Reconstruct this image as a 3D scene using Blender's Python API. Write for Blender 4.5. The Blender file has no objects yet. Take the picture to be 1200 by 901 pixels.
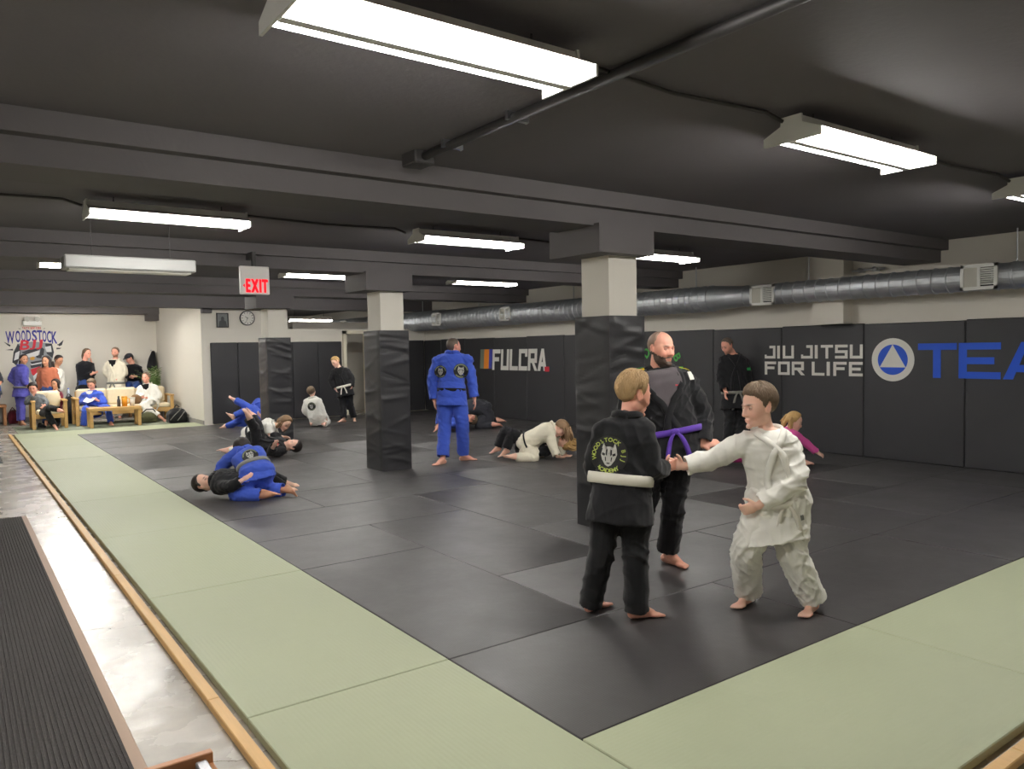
import bpy, bmesh, math, random
import numpy as np
from mathutils import Vector, Matrix
from mathutils.bvhtree import BVHTree

# ------------------------------------------------------------------ camera, world, exposure
SC = bpy.context.scene
COL = SC.collection
F_PX, YAW, PITCH, ROLL, CAM_H = 903.65, 0.628154, 0.046981, -0.01737, 1.545

def cam_axes():
    f = np.array([math.sin(YAW)*math.cos(PITCH), math.cos(YAW)*math.cos(PITCH), -math.sin(PITCH)])
    r = np.array([math.cos(YAW), -math.sin(YAW), 0.0])
    u = np.cross(r, f)
    c, s = math.cos(ROLL), math.sin(ROLL)
    return c*r+s*u, -s*r+c*u, f
CR, CU, CF = cam_axes()
cam_data = bpy.data.cameras.new('camera')
cam_data.sensor_width = 36.0
cam_data.lens = F_PX/1200*36.0
cam_data.clip_end = 200
cam = bpy.data.objects.new('camera', cam_data)
COL.objects.link(cam)
cam.matrix_world = Matrix(((CR[0], CU[0], -CF[0], 0), (CR[1], CU[1], -CF[1], 0), (CR[2], CU[2], -CF[2], CAM_H), (0, 0, 0, 1)))
SC.camera = cam
world = bpy.data.worlds.new('world')
SC.world = world
world.use_nodes = True
world.node_tree.nodes['Background'].inputs[0].default_value = (0.9, 0.92, 1.0, 1)
world.node_tree.nodes['Background'].inputs[1].default_value = 0.03
vs = SC.view_settings
vs.view_transform = 'Standard'
vs.look = 'None'
vs.gamma = 1.0
vs.use_curve_mapping = False
vs.exposure = 0.0
TUBE_POWER = 116.0

# ------------------------------------------------------------------ helpers
def srgb(r, g, b):
    def c(v):
        v /= 255.0
        return v/12.92 if v <= 0.04045 else ((v+0.055)/1.055)**2.4
    return (c(r), c(g), c(b), 1.0)

def material(name, color, rough=0.6, metal=0.0, vary=0.0, vscale=8.0, bump=0.0, bscale=60.0, stretch=None, emit=0.0, sheen=0.0, spec=0.5, coat=0.0):
    m = bpy.data.materials.new(name)
    m.use_nodes = True
    nt = m.node_tree
    b = nt.nodes['Principled BSDF']
    b.inputs['Base Color'].default_value = color
    b.inputs['Roughness'].default_value = rough
    b.inputs['Metallic'].default_value = metal
    b.inputs['Specular IOR Level'].default_value = spec
    if coat: b.inputs['Coat Weight'].default_value = coat
    if sheen: b.inputs['Sheen Weight'].default_value = sheen
    if emit:
        b.inputs['Emission Color'].default_value = color
        b.inputs['Emission Strength'].default_value = emit
    if vary or bump:
        tc = nt.nodes.new('ShaderNodeTexCoord')
        mp = nt.nodes.new('ShaderNodeMapping')
        nt.links.new(tc.outputs['Object'], mp.inputs['Vector'])
        if stretch: mp.inputs['Scale'].default_value = stretch
        if vary:
            n = nt.nodes.new('ShaderNodeTexNoise')
            n.inputs['Scale'].default_value = vscale
            n.inputs['Detail'].default_value = 5
            nt.links.new(mp.outputs[0], n.inputs['Vector'])
            mx = nt.nodes.new('ShaderNodeMix'); mx.data_type = 'RGBA'
            mx.inputs[6].default_value = tuple(max(0, c*(1-vary)) for c in color[:3])+(1,)
            mx.inputs[7].default_value = tuple(min(1, c*(1+vary)) for c in color[:3])+(1,)
            nt.links.new(n.outputs[0], mx.inputs[0])
            nt.links.new(mx.outputs[2], b.inputs['Base Color'])
        if bump:
            n2 = nt.nodes.new('ShaderNodeTexNoise')
            n2.inputs['Scale'].default_value = bscale
            n2.inputs['Detail'].default_value = 3
            nt.links.new(mp.outputs[0], n2.inputs['Vector'])
            bp = nt.nodes.new('ShaderNodeBump')
            bp.inputs['Strength'].default_value = bump
            bp.inputs['Distance'].default_value = 0.01
            nt.links.new(n2.outputs[0], bp.inputs['Height'])
            nt.links.new(bp.outputs[0], b.inputs['Normal'])
    return m

class MB:
    """collects polygons; build() links them as one mesh object"""
    def __init__(s): s.v, s.f = [], []
    def add(s, vs_, fs):
        o = len(s.v)
        s.v += [tuple(map(float, q)) for q in vs_]
        s.f += [tuple(o+i for i in f) for f in fs]
        return s
    def box(s, x0, x1, y0, y1, z0, z1):
        return s.add([(x, y, z) for z in (z0, z1) for x, y in ((x0, y0), (x1, y0), (x1, y1), (x0, y1))],
                     [(3, 2, 1, 0), (4, 5, 6, 7), (0, 1, 5, 4), (1, 2, 6, 5), (2, 3, 7, 6), (3, 0, 4, 7)])
    def cbox(s, x0, x1, y0, y1, z0, z1, c):
        """box with a chamfer all round"""
        bm = bmesh.new()
        bmesh.ops.create_cube(bm, size=1)
        for v in bm.verts:
            v.co = Vector(((x0+x1)/2+v.co.x*(x1-x0), (y0+y1)/2+v.co.y*(y1-y0), (z0+z1)/2+v.co.z*(z1-z0)))
        bmesh.ops.bevel(bm, geom=bm.edges[:], offset=c, segments=1, affect='EDGES')
        bm.verts.index_update()
        s.add([v.co for v in bm.verts], [[v.index for v in f.verts] for f in bm.faces])
        bm.free()
        return s
    def tube(s, pts, rads, n=12, cap=True, flat=1.0):
        pts = [Vector(p) for p in pts]
        if not hasattr(rads, '__len__'): rads = [rads]*len(pts)
        rings = []
        ref = None
        for i, p in enumerate(pts):
            t = (pts[min(i+1, len(pts)-1)]-pts[max(i-1, 0)])
            t = t.normalized() if t.length > 1e-9 else Vector((0, 0, 1))
            if ref is None:
                ref = Vector((0, 0, 1)) if abs(t.z) < 0.9 else Vector((1, 0, 0))
            a = (ref-t*ref.dot(t))
            a = a.normalized() if a.length > 1e-6 else t.orthogonal().normalized()
            ref = a
            b = t.cross(a)
            rings.append([p+(a*math.cos(2*math.pi*k/n)*flat+b*math.sin(2*math.pi*k/n))*rads[i] for k in range(n)])
        vv = [v for r in rings for v in r]
        ff = [(i*n+k, i*n+(k+1) % n, (i+1)*n+(k+1) % n, (i+1)*n+k) for i in range(len(pts)-1) for k in range(n)]
        if cap:
            ff.append(tuple(reversed(range(n))))
            ff.append(tuple((len(pts)-1)*n+k for k in range(n)))
        return s.add(vv, ff)
    def cyl(s, p0, p1, r, n=16): return s.tube([p0, p1], [r, r], n)
    def ball(s, c, rx, ry=None, rz=None, n=12, m=8, rot=None):
        ry = rx if ry is None else ry
        rz = rx if rz is None else rz
        vv = [(0, 0, 1)]+[(math.sin(math.pi*i/m)*math.cos(2*math.pi*k/n), math.sin(math.pi*i/m)*math.sin(2*math.pi*k/n), math.cos(math.pi*i/m)) for i in range(1, m) for k in range(n)]+[(0, 0, -1)]
        out = []
        for q in vv:
            w = Vector((q[0]*rx, q[1]*ry, q[2]*rz))
            if rot is not None: w = rot @ w
            out.append(w+Vector(c))
        ff = [(0, 1+k, 1+(k+1) % n) for k in range(n)]
        ff += [(1+(i-1)*n+k, 1+i*n+k, 1+i*n+(k+1) % n, 1+(i-1)*n+(k+1) % n) for i in range(1, m-1) for k in range(n)]
        L = len(vv)-1
        ff += [(L, 1+(m-2)*n+(k+1) % n, 1+(m-2)*n+k) for k in range(n)]
        return s.add(out, ff)
    def prism(s, poly, fn, t):
        """2D polygon -> fn(u, v, w) extruded 0..t"""
        n = len(poly)
        vv = [fn(u, v, 0) for u, v in poly]+[fn(u, v, t) for u, v in poly]
        ff = [tuple(range(n)), tuple(reversed(range(n, 2*n)))]+[(i, n+i, n+(i+1) % n, (i+1) % n) for i in range(n)]
        return s.add(vv, ff)
    def build(s, name, mat, parent=None, smooth=False, loc=None):
        me = bpy.data.meshes.new(name)
        me.from_pydata(s.v, [], s.f)
        me.update()
        return link(name, me, mat, parent, smooth, loc)

def fix_normals(me):
    bm = bmesh.new(); bm.from_mesh(me)
    bmesh.ops.recalc_face_normals(bm, faces=bm.faces[:])
    bm.to_mesh(me); bm.free()

def link(name, me, mat, parent=None, smooth=False, loc=None):
    fix_normals(me)
    if mat is not None and not me.materials: me.materials.append(mat)
    if smooth: me.polygons.foreach_set('use_smooth', [True]*len(me.polygons))
    o = bpy.data.objects.new(name, me)
    COL.objects.link(o)
    if loc is not None: o.location = loc
    if parent is not None:
        o.parent = parent
        # parents here are Empties without rotation or scale; vertices are given in world space
        if parent.type == 'EMPTY' and loc is None:
            o.location = -Vector(parent.location)
    return o

def tag(o, label=None, cat=None, group=None, kind=None):
    if label: o['label'] = label
    if cat: o['category'] = cat
    if group: o['group'] = group
    if kind: o['kind'] = kind
    return o

def empty(name, loc, label=None, cat=None, group=None, kind=None):
    o = bpy.data.objects.new(name, None)
    o.empty_display_size = 0.1
    o.location = loc
    COL.objects.link(o)
    return tag(o, label, cat, group, kind)

def copy_tree(o, parent=None):
    c = o.copy(); COL.objects.link(c)
    if parent is not None: c.parent = parent
    for ch in o.children: copy_tree(ch, c)
    return c

# ------------------------------------------------------------------ materials of the room
M = {}
M['ceiling'] = material('ceiling_paint', srgb(100, 96, 99), 0.75, vary=0.12, vscale=1.5, bump=0.15, bscale=30)
M['beam'] = material('beam_paint', srgb(92, 88, 89), 0.7, vary=0.08, vscale=2, bump=0.1, bscale=40)
M['white_wall'] = material('white_wall_paint', srgb(222, 217, 206), 0.7, vary=0.03, vscale=1.2, bump=0.08, bscale=80)
M['white_metal'] = material('white_enamel', srgb(225, 225, 220), 0.4)
M['pad'] = material('black_vinyl_pad', srgb(44, 44, 47), 0.5, vary=0.12, vscale=2.0, bump=0.12, bscale=25)
M['pad_wrap'] = material('black_vinyl_wrap', srgb(42, 42, 45), 0.42, vary=0.1, vscale=2.0, bump=0.06, bscale=25)
M['print_white'] = material('print_white', srgb(226, 224, 216), 0.6)
M['print_blue'] = material('print_blue', srgb(22, 82, 205), 0.6)
M['print_orange'] = material('print_orange', srgb(232, 140, 40), 0.6)
M['print_sage'] = material('print_sage', srgb(120, 130, 112), 0.6)
M['print_violet'] = material('print_violet', srgb(66, 72, 170), 0.6)
M['print_red'] = material('print_red', srgb(205, 35, 55), 0.6)
M['print_green'] = material('print_green', srgb(70, 170, 70), 0.6)
M['print_black'] = material('print_black', srgb(20, 20, 22), 0.6)
M['wood'] = material('pale_wood', srgb(200, 160, 98), 0.5, vary=0.18, vscale=6, stretch=(1, 8, 8), bump=0.1, bscale=30)
M['trim_wood'] = material('trim_wood', srgb(214, 172, 112), 0.5, vary=0.15, vscale=5, stretch=(8, 0.6, 8), bump=0.1, bscale=20)
M['galv'] = material('galvanised_steel', srgb(206, 210, 214), 0.48, 0.85, vary=0.12, vscale=9, bump=0.05, bscale=30)
M['dark_metal'] = material('dark_painted_conduit', srgb(58, 56, 56), 0.5)
M['black_plastic'] = material('black_plastic', srgb(22, 22, 24), 0.45)
M['steel'] = material('bright_steel', srgb(190, 192, 195), 0.3, 1.0)

def concrete():
    m = bpy.data.materials.new('polished_concrete'); m.use_nodes = True
    nt = m.node_tree; b = nt.nodes['Principled BSDF']
    tc = nt.nodes.new('ShaderNodeTexCoord')
    n1 = nt.nodes.new('ShaderNodeTexNoise'); n1.inputs['Scale'].default_value = 1.6; n1.inputs['Detail'].default_value = 8; n1.inputs['Roughness'].default_value = 0.65
    nt.links.new(tc.outputs['Object'], n1.inputs['Vector'])
    cr = nt.nodes.new('ShaderNodeValToRGB')
    cr.color_ramp.elements[0].position = 0.3; cr.color_ramp.elements[0].color = srgb(138, 134, 126)
    cr.color_ramp.elements[1].position = 0.7; cr.color_ramp.elements[1].color = srgb(196, 189, 178)
    nt.links.new(n1.outputs[0], cr.inputs[0])
    # cracks
    v = nt.nodes.new('ShaderNodeTexVoronoi'); v.feature = 'DISTANCE_TO_EDGE'; v.inputs['Scale'].default_value = 0.55
    wob = nt.nodes.new('ShaderNodeTexNoise'); wob.inputs['Scale'].default_value = 5; wob.inputs['Detail'].default_value = 6
    nt.links.new(tc.outputs['Object'], wob.inputs['Vector'])
    ad = nt.nodes.new('ShaderNodeVectorMath'); ad.operation = 'MULTIPLY_ADD'
    ad.inputs[1].default_value = (0.35, 0.35, 0.35)
    nt.links.new(wob.outputs['Color'], ad.inputs[0]); nt.links.new(tc.outputs['Object'], ad.inputs[2])
    nt.links.new(ad.outputs[0], v.inputs['Vector'])
    lt = nt.nodes.new('ShaderNodeMath'); lt.operation = 'LESS_THAN'; lt.inputs[1].default_value = 0.0016
    nt.links.new(v.outputs['Distance'], lt.inputs[0])
    mx = nt.nodes.new('ShaderNodeMix'); mx.data_type = 'RGBA'
    nt.links.new(lt.outputs[0], mx.inputs[0]); nt.links.new(cr.outputs[0], mx.inputs[6])
    mx.inputs[7].default_value = srgb(96, 84, 72)
    nt.links.new(mx.outputs[2], b.inputs['Base Color'])
    n2 = nt.nodes.new('ShaderNodeTexNoise'); n2.inputs['Scale'].default_value = 3.0; n2.inputs['Detail'].default_value = 6
    nt.links.new(tc.outputs['Object'], n2.inputs['Vector'])
    r = nt.nodes.new('ShaderNodeMapRange'); r.inputs[1].default_value = 0.3; r.inputs[2].default_value = 0.7; r.inputs[3].default_value = 0.16; r.inputs[4].default_value = 0.36
    nt.links.new(n2.outputs[0], r.inputs[0]); nt.links.new(r.outputs[0], b.inputs['Roughness'])
    n3 = nt.nodes.new('ShaderNodeTexNoise'); n3.inputs['Scale'].default_value = 4.0; n3.inputs['Detail'].default_value = 3
    mp3 = nt.nodes.new('ShaderNodeMapping'); mp3.inputs['Scale'].default_value = (0.6, 2.0, 1)
    nt.links.new(tc.outputs['Object'], mp3.inputs[0]); nt.links.new(mp3.outputs[0], n3.inputs['Vector'])
    bp = nt.nodes.new('ShaderNodeBump'); bp.inputs['Strength'].default_value = 0.25; bp.inputs['Distance'].default_value = 0.02
    nt.links.new(n3.outputs[0], bp.inputs['Height']); nt.links.new(bp.outputs[0], b.inputs['Normal'])
    b.inputs['Specular IOR Level'].default_value = 0.6
    b.inputs['Coat Weight'].default_value = 0.15
    b.inputs['Coat Roughness'].default_value = 0.15
    return m
M['concrete'] = concrete()

def tatami(name, c0, c1, rough, ridge=0.35, scale=90.0, spec=0.5, aniso=0.0):
    """woven mat: fine ridges along the long axis, cloudy scuffing"""
    m = bpy.data.materials.new(name); m.use_nodes = True
    nt = m.node_tree; b = nt.nodes['Principled BSDF']
    tc = nt.nodes.new('ShaderNodeTexCoord')
    oi = nt.nodes.new('ShaderNodeObjectInfo')
    off = nt.nodes.new('ShaderNodeVectorMath'); off.operation = 'MULTIPLY_ADD'
    cmb = nt.nodes.new('ShaderNodeCombineXYZ')
    for i in range(3): nt.links.new(oi.outputs['Random'], cmb.inputs[i])
    off.inputs[1].default_value = (17, 31, 7)
    nt.links.new(cmb.outputs[0], off.inputs[0]); nt.links.new(tc.outputs['Object'], off.inputs[2])
    n = nt.nodes.new('ShaderNodeTexNoise'); n.inputs['Scale'].default_value = 2.2; n.inputs['Detail'].default_value = 7; n.inputs['Roughness'].default_value = 0.7
    nt.links.new(off.outputs[0], n.inputs['Vector'])
    mx = nt.nodes.new('ShaderNodeMix'); mx.data_type = 'RGBA'
    mx.inputs[6].default_value = c0; mx.inputs[7].default_value = c1
    nt.links.new(n.outputs[0], mx.inputs[0]); nt.links.new(mx.outputs[2], b.inputs['Base Color'])
    rr = nt.nodes.new('ShaderNodeMapRange'); rr.inputs[1].default_value = 0.25; rr.inputs[2].default_value = 0.75; rr.inputs[3].default_value = rough-0.07; rr.inputs[4].default_value = rough+0.08
    nt.links.new(n.outputs[0], rr.inputs[0]); nt.links.new(rr.outputs[0], b.inputs['Roughness'])
    sx = nt.nodes.new('ShaderNodeSeparateXYZ'); nt.links.new(tc.outputs['Object'], sx.inputs[0])
    w = nt.nodes.new('ShaderNodeMath'); w.operation = 'MULTIPLY'; w.inputs[1].default_value = 2*math.pi*scale
    nt.links.new(sx.outputs['Y'], w.inputs[0])
    sn = nt.nodes.new('ShaderNodeMath'); sn.operation = 'SINE'; nt.links.new(w.outputs[0], sn.inputs[0])
    n4 = nt.nodes.new('ShaderNodeTexNoise'); n4.inputs['Scale'].default_value = 14; n4.inputs['Detail'].default_value = 5
    nt.links.new(off.outputs[0], n4.inputs['Vector'])
    ma = nt.nodes.new('ShaderNodeMath'); ma.operation = 'MULTIPLY_ADD'; ma.inputs[1].default_value = 0.12
    nt.links.new(sn.outputs[0], ma.inputs[0]); nt.links.new(n4.outputs[0], ma.inputs[2])
    bp = nt.nodes.new('ShaderNodeBump'); bp.inputs['Strength'].default_value = ridge; bp.inputs['Distance'].default_value = 0.006
    nt.links.new(ma.outputs[0], bp.inputs['Height']); nt.links.new(bp.outputs[0], b.inputs['Normal'])
    b.inputs['Specular IOR Level'].default_value = spec
    if aniso:
        tg = nt.nodes.new('ShaderNodeTangent'); tg.direction_type = 'RADIAL'; tg.axis = 'Z'
        b.inputs['Anisotropic'].default_value = aniso
        vt = nt.nodes.new('ShaderNodeVectorTransform'); vt.vector_type = 'VECTOR'; vt.convert_from = 'OBJECT'; vt.convert_to = 'WORLD'
        vt.inputs[0].default_value = (1, 0, 0)
        nt.links.new(vt.outputs[0], b.inputs['Tangent'])
    return m
M['mat_black'] = tatami('black_mat_vinyl', srgb(52, 50, 51), srgb(66, 64, 64), 0.45, 0.16, 95, 0.5, 0.55)
M['mat_green'] = tatami('sage_mat_vinyl', srgb(164, 170, 142), srgb(176, 182, 152), 0.55, 0.35, 45, 0.35)

# ------------------------------------------------------------------ floor and mats
ZC = -0.04
floor = MB().box(-2.3, 10.1, -1.7, 26.2, ZC-0.1, ZC).build('floor', M['concrete'])
tag(floor, kind='structure')

mesh_cache = {}
def mat_piece(x, y, w, d, mat, label=None):
    """one mat, long axis kept along its own X so that the grain follows"""
    rot = d > w
    lw, ld = (d, w) if rot else (w, d)
    key = (round(lw, 2), round(ld, 2), mat.name)
    if key not in mesh_cache:
        g = 0.0025
        me = MB().cbox(-lw/2+g, lw/2-g, -ld/2+g, ld/2-g, -0.04, 0.0, 0.004)
        o = me.build('tatami_mat', mat)
        fix_normals(o.data)
        mesh_cache[key] = o.data
    else:
        o = bpy.data.objects.new('tatami_mat', mesh_cache[key]); COL.objects.link(o)
    o.parent = floor
    if mat.name.startswith('sage'): o['label'] = 'sage green tatami mat'
    o.location = (x+w/2, y+d/2, random.uniform(-0.0012, 0.0012))
    o.rotation_euler = (0, 0, math.pi/2 if rot else 0)
    return o
random.seed(7)
MX, MY = 1.95, 3.26
for k in range(4): mat_piece(MX+2*k, MY-1, 2, 1, M['mat_black'])
NC, NR = 8, 14
for c in range(NC):
    for r in range(NR):
        d = (c-r) % 4
        if d == 0:   # lower cell of an upright mat
            mat_piece(MX+c, MY+r, 1, 2 if r+1 < NR else 1, M['mat_black'])
        elif d == 3 and r == 0:
            mat_piece(MX+c, MY+r, 1, 1, M['mat_black'])
        elif d == 1:
            mat_piece(MX+c, MY+r, 2 if c+1 < NC else 1, 1, M['mat_black'])
        elif d == 2 and c == 0:
            mat_piece(MX+c, MY+r, 1, 1, M['mat_black'])
for k in range(8): mat_piece(0.95, 1.26+2*k, 1, 2, M['mat_green'])
for k in range(4): mat_piece(1.95+2*k, 1.26, 2, 1, M['mat_green'])
mat_piece(0.95, 17.26, 2, 1, M['mat_green']); mat_piece(2.95, 17.26, 1.45, 1, M['mat_green'])
for i, k in enumerate(range(5)): # concrete strip behind the rug is left bare
    pass
# timber edging of the mat floor
tr = MB()
yy = -1.5
n = 0
for y0, y1 in ((1.1, 3.55), (3.553, 6.0), (6.003, 8.5), (8.503, 11.0), (11.003, 13.5), (13.503, 16.0), (16.003, 18.35)):
    o = MB().cbox(0.865, 0.918, y0, y1, ZC, -0.004, 0.004).build('trim_%d' % (n+1), M['trim_wood']); tag(o, kind='structure'); n += 1
for x0, x1 in ((0.93, 3.2), (3.203, 5.6), (5.603, 8.0), (8.003, 9.9)):
    o = MB().cbox(x0, x1, 1.165, 1.218, ZC, -0.004, 0.004).build('trim_%d' % (n+1), M['trim_wood']); tag(o, kind='structure'); n += 1
for m_ in [o for o in bpy.data.objects if o.name.startswith('trim_')]:
    pass

# ------------------------------------------------------------------ shell
ZCEIL = 2.78
ceiling = MB().box(-2.3, 10.1, -1.7, 17.6, ZCEIL, ZCEIL+0.12).box(4.3, 10.1, 17.6, 26.2, ZCEIL, ZCEIL+0.12).box(-2.3, 4.5, 17.6, 22.2, ZCEIL, ZCEIL+0.12).build('ceiling', M['ceiling'])
tag(ceiling, kind='structure')
def wall(name, *boxes, mat='white_wall'):
    b = MB()
    for q in boxes: b.box(*q)
    return tag(b.build(name, M[mat]), kind='structure')
wall_right = wall('wall_right', (9.95, 10.1, -1.7, 26.2, ZC, ZCEIL))
wall_left = wall('wall_left', (-2.3, -2.2, -1.7, 22.1, ZC, ZCEIL))
wall_near = wall('wall_near', (-2.3, 10.1, -1.8, -1.7, ZC, ZCEIL))
wall_alcove_back = wall('wall_alcove_back', (-2.3, 4.41, 22.0, 22.1, ZC, ZCEIL))
wall_alcove_side = wall('wall_alcove_side', (4.41, 4.5, 17.5, 22.1, ZC, ZCEIL))
wall_back = wall('wall_back', (4.5, 6.33, 17.5, 17.62, ZC, ZCEIL), (6.33, 7.66, 17.5, 17.62, ZC, 2.08), (8.36, 9.95, 17.5, 17.62, ZC, 2.08), (7.66, 8.36, 17.5, 17.62, 2.04, 2.08))
wall_beyond = wall('wall_beyond', (4.5, 9.95, 26.0, 26.2, ZC, ZCEIL))
# pilaster on the right wall and small soffits near the alcove
pil = MB().box(9.72, 9.95, 5.78, 6.24, 1.8, ZCEIL).build('pilaster', M['white_wall'], wall_right)
for b in ((-2.2, 4.41, 21.55, 22.0, 2.585, ZCEIL+.02), (4.14, 4.41, 21.6, 22.0, 2.42, 2.59), (4.41, 4.62, 17.38, 17.5, 2.42, 2.6)):
    MB().box(*b).build('soffit', M['beam'], ceiling)
base = MB().box(4.38, 4.41, 17.5, 22.0, ZC, 0.08).build('baseboard_alcove', material('grey_skirting', srgb(150, 146, 140), 0.6)); tag(base, kind='structure')
base = MB().box(-2.2, 4.38, 21.97, 22.0, ZC, 0.08).build('baseboard_back', bpy.data.materials['grey_skirting']); tag(base, kind='structure')

# beams: an upper wide tier and a lower narrower one
for yb in (4.54, 8.79, 13.04):
    MB().box(-2.2, 9.95, yb, yb+0.64, 2.655, ZCEIL+0.02).build('beam', M['beam'], ceiling)
    MB().box(-2.2, 9.95, yb+0.09, yb+0.55, 2.515, 2.66).build('beam_lower_tier', M['beam'], ceiling)
MB().box(-2.2, 9.95, 17.1, 17.5, 2.515, ZCEIL+0.02).build('beam', M['beam'], ceiling)

# wall pads
def wall_pad(parent, x0, x1, y0, y1, z0, z1):
    return MB().cbox(x0, x1, y0, y1, z0, z1, 0.012).build('wall_pad', M['pad'], parent)
ys = [0.3, 1.75, 3.02, 4.31, 5.59, 6.85, 8.11, 9.37, 10.6, 11.84, 13.08, 14.29, 15.5, 16.6, 17.45]
for i in range(len(ys)-1):
    zt = 1.79+((i*37) % 5-2)*0.004
    wall_pad(wall_right, 9.89, 9.95, ys[i]+0.002, ys[i+1]-0.002, 0.0, zt)
xs = [4.58, 5.16, 5.66]
for a, b in ((4.58, 5.16), (5.16, 5.76), (5.76, 6.40), (6.40, 7.02), (7.02, 7.62)):
    wall_pad(wall_back, a+0.002, b-0.002, 17.44, 17.5, 0.0, 1.78)
for a, b in ((8.42, 9.15), (9.15, 9.89)):
    wall_pad(wall_back, a+0.002, b-0.002, 17.44, 17.5, 0.0, 1.79)

# door in the back wall: white frame, wooden leaf standing open
door = empty('door_1', (8.0, 17.5, 0), kind='structure')
M['door_frame'] = material('cream_door_frame', srgb(236, 228, 206), 0.5)
d = MB().box(7.66, 7.74, 17.42, 17.66, 0, 2.04).box(8.28, 8.36, 17.42, 17.66, 0, 2.04).box(7.66, 8.36, 17.42, 17.66, 1.96, 2.04).build('door_frame', M['door_frame'], door)
MB().cbox(7.76, 7.81, 17.66, 18.45, 0.01, 1.95, 0.004).build('door_leaf', M['wood'], door)
MB().cyl((7.81, 18.36, 1.0), (7.87, 18.36, 1.0), 0.012).ball((7.88, 18.36, 1.0), 0.025).build('door_handle', M['steel'], door)
MB().box(7.0, 9.9, 19.0, 19.1, ZC, 2.3).build('wall_corridor', M['white_wall']); tag(bpy.data.objects['wall_corridor'], kind='structure')

# ------------------------------------------------------------------ lettering helpers
GLYPH = {}
def glyph(ch):
    """outline of a character of Blender's own built-in font as a flat mesh (verts, faces, advance)"""
    if ch not in GLYPH:
        cu = bpy.data.curves.new('glyph', 'FONT'); cu.body = ch; cu.size = 1.0; cu.resolution_u = 3; cu.offset = 0.025
        o = bpy.data.objects.new('glyph', cu); COL.objects.link(o)
        dg = bpy.context.evaluated_depsgraph_get()
        me = bpy.data.meshes.new_from_object(o.evaluated_get(dg))
        v = np.array([q.co[:2] for q in me.vertices]) if len(me.vertices) else np.zeros((0, 2))
        f = [tuple(p.vertices) for p in me.polygons]
        bpy.data.objects.remove(o); bpy.data.curves.remove(cu); bpy.data.meshes.remove(me)
        if len(v): v[:, 0] -= v[:, 0].min()
        GLYPH[ch] = (v, f, (v[:, 0].max() if len(v) else 0.3))
    return GLYPH[ch]
def text_flat(txt, height, width=None, gap=0.09):
    """list of (verts2d, faces) fitted into width x height, baseline 0"""
    out = []; x = 0
    for ch in txt:
        v, f, a = glyph(ch)
        if len(v): out.append((v+np.array([x, 0]), f))
        x += a+gap
    x -= gap
    cap = 0.73
    sy = height/cap
    sx = sy if width is None else width/x
    return [(v*np.array([sx, sy]), f) for v, f in out], x*sx
def strokes(segs, fn, t, mb):
    for poly in segs: mb.prism(poly, fn, t)

# block letters drawn as polygons on a 0..1 grid (techno alphabet)
def R_(x0, y0, x1, y1): return [(x0, y0), (x1, y0), (x1, y1), (x0, y1)]
def block(ch, w=0.22, h=0.2):
    L = {
     'J': [R_(1-w, 0, 1, 1), R_(0, 0, 1-w, h), R_(0, h, w*.8, 0.3), R_(.45, 1-h, 1-w, 1)],
     'I': [R_(.38, 0, .62, 1)],
     'U': [R_(0, 0, w, 1), R_(1-w, 0, 1, 1), R_(w, 0, 1-w, h)],
     'T': [R_(0, 1-h, 1, 1), R_(.5-w/2, 0, .5+w/2, 1-h)],
     'S': [R_(0, 1-h, 1, 1), R_(0, .5, w, 1-h), R_(0, .5-h/2, 1, .5+h/2), R_(1-w, h, 1, .5-h/2), R_(0, 0, 1, h)],
     'F': [R_(0, 0, w, 1), R_(w, 1-h, 1, 1), R_(w, .42, .85, .42+h)],
     'O': [R_(0, 0, w, 1), R_(1-w, 0, 1, 1), R_(w, 0, 1-w, h), R_(w, 1-h, 1-w, 1)],
     'R': [R_(0, 0, w, 1), R_(w, 1-h, 1, 1), R_(1-w, .42, 1, 1-h), R_(w, .36, 1, .36+h), [(.45, .36), (.72, .36), (1.08, 0), (.78, 0)]],
     'L': [R_(0, 0, w, 1), R_(w, 0, 1, h)],
     'E': [R_(0, 0, w, 1), R_(w, 1-h, 1, 1), R_(w, .5-h/2, .85, .5+h/2), R_(w, 0, 1, h)],
     'A': [[(0, 0), (w*1.15, 0), (.5+w*.35, 1), (.5-w*.5, 1)], [(1, 0), (1-w*1.15, 0), (.5-w*.35, 1), (.5+w*.5, 1)], R_(.25, .2, .75, .2+h)],
     'C': [R_(0, 0, w, 1), R_(w, 0, 1, h), R_(w, 1-h, 1, 1), R_(1-w, 1-h-.16, 1, 1-h)],
    }
    return L[ch]
# JIU JITSU / FOR LIFE
def line_letters(txt, y0, y1, z0, hch, mat, adv_gap=0.17, name='letter', slant=0.0, w=0.22, h=0.2, x=9.888, sp=0.3):
    units = sum(sp if c == ' ' else (0.34 if c == 'I' else 1.0) for c in txt)+adv_gap*(len(txt)-1)
    s = (y0-y1)/units
    y = y0
    for c in txt:
        if c == ' ':
            y -= (sp+adv_gap)*s; continue
        u = 0.34 if c == 'I' else 1.0
        mb = MB()
        polys = [R_(0, 0, 1, 1)] if c == 'I' else block(c, w, h)
        ww = u*s*(0.72 if c == 'I' else 1.0)
        for i_, p in enumerate(polys): mb.prism(p, lambda a, b, t: (x-t*(1+.15*i_), y-a*ww-slant*b*hch, z0+b*hch), 0.002)
        mb.build(name, mat, wall_right)
        y -= (u+adv_gap)*s
line_letters('JIU JITSU', 7.14, 5.60, 1.325, 0.19, M['print_white'])
line_letters('FOR LIFE', 7.14, 5.60, 1.085, 0.195, M['print_white'])
line_letters('TEA', 4.87, 3.43, 1.085, 0.43, M['print_blue'], adv_gap=0.05, w=0.2, h=0.19)
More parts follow.
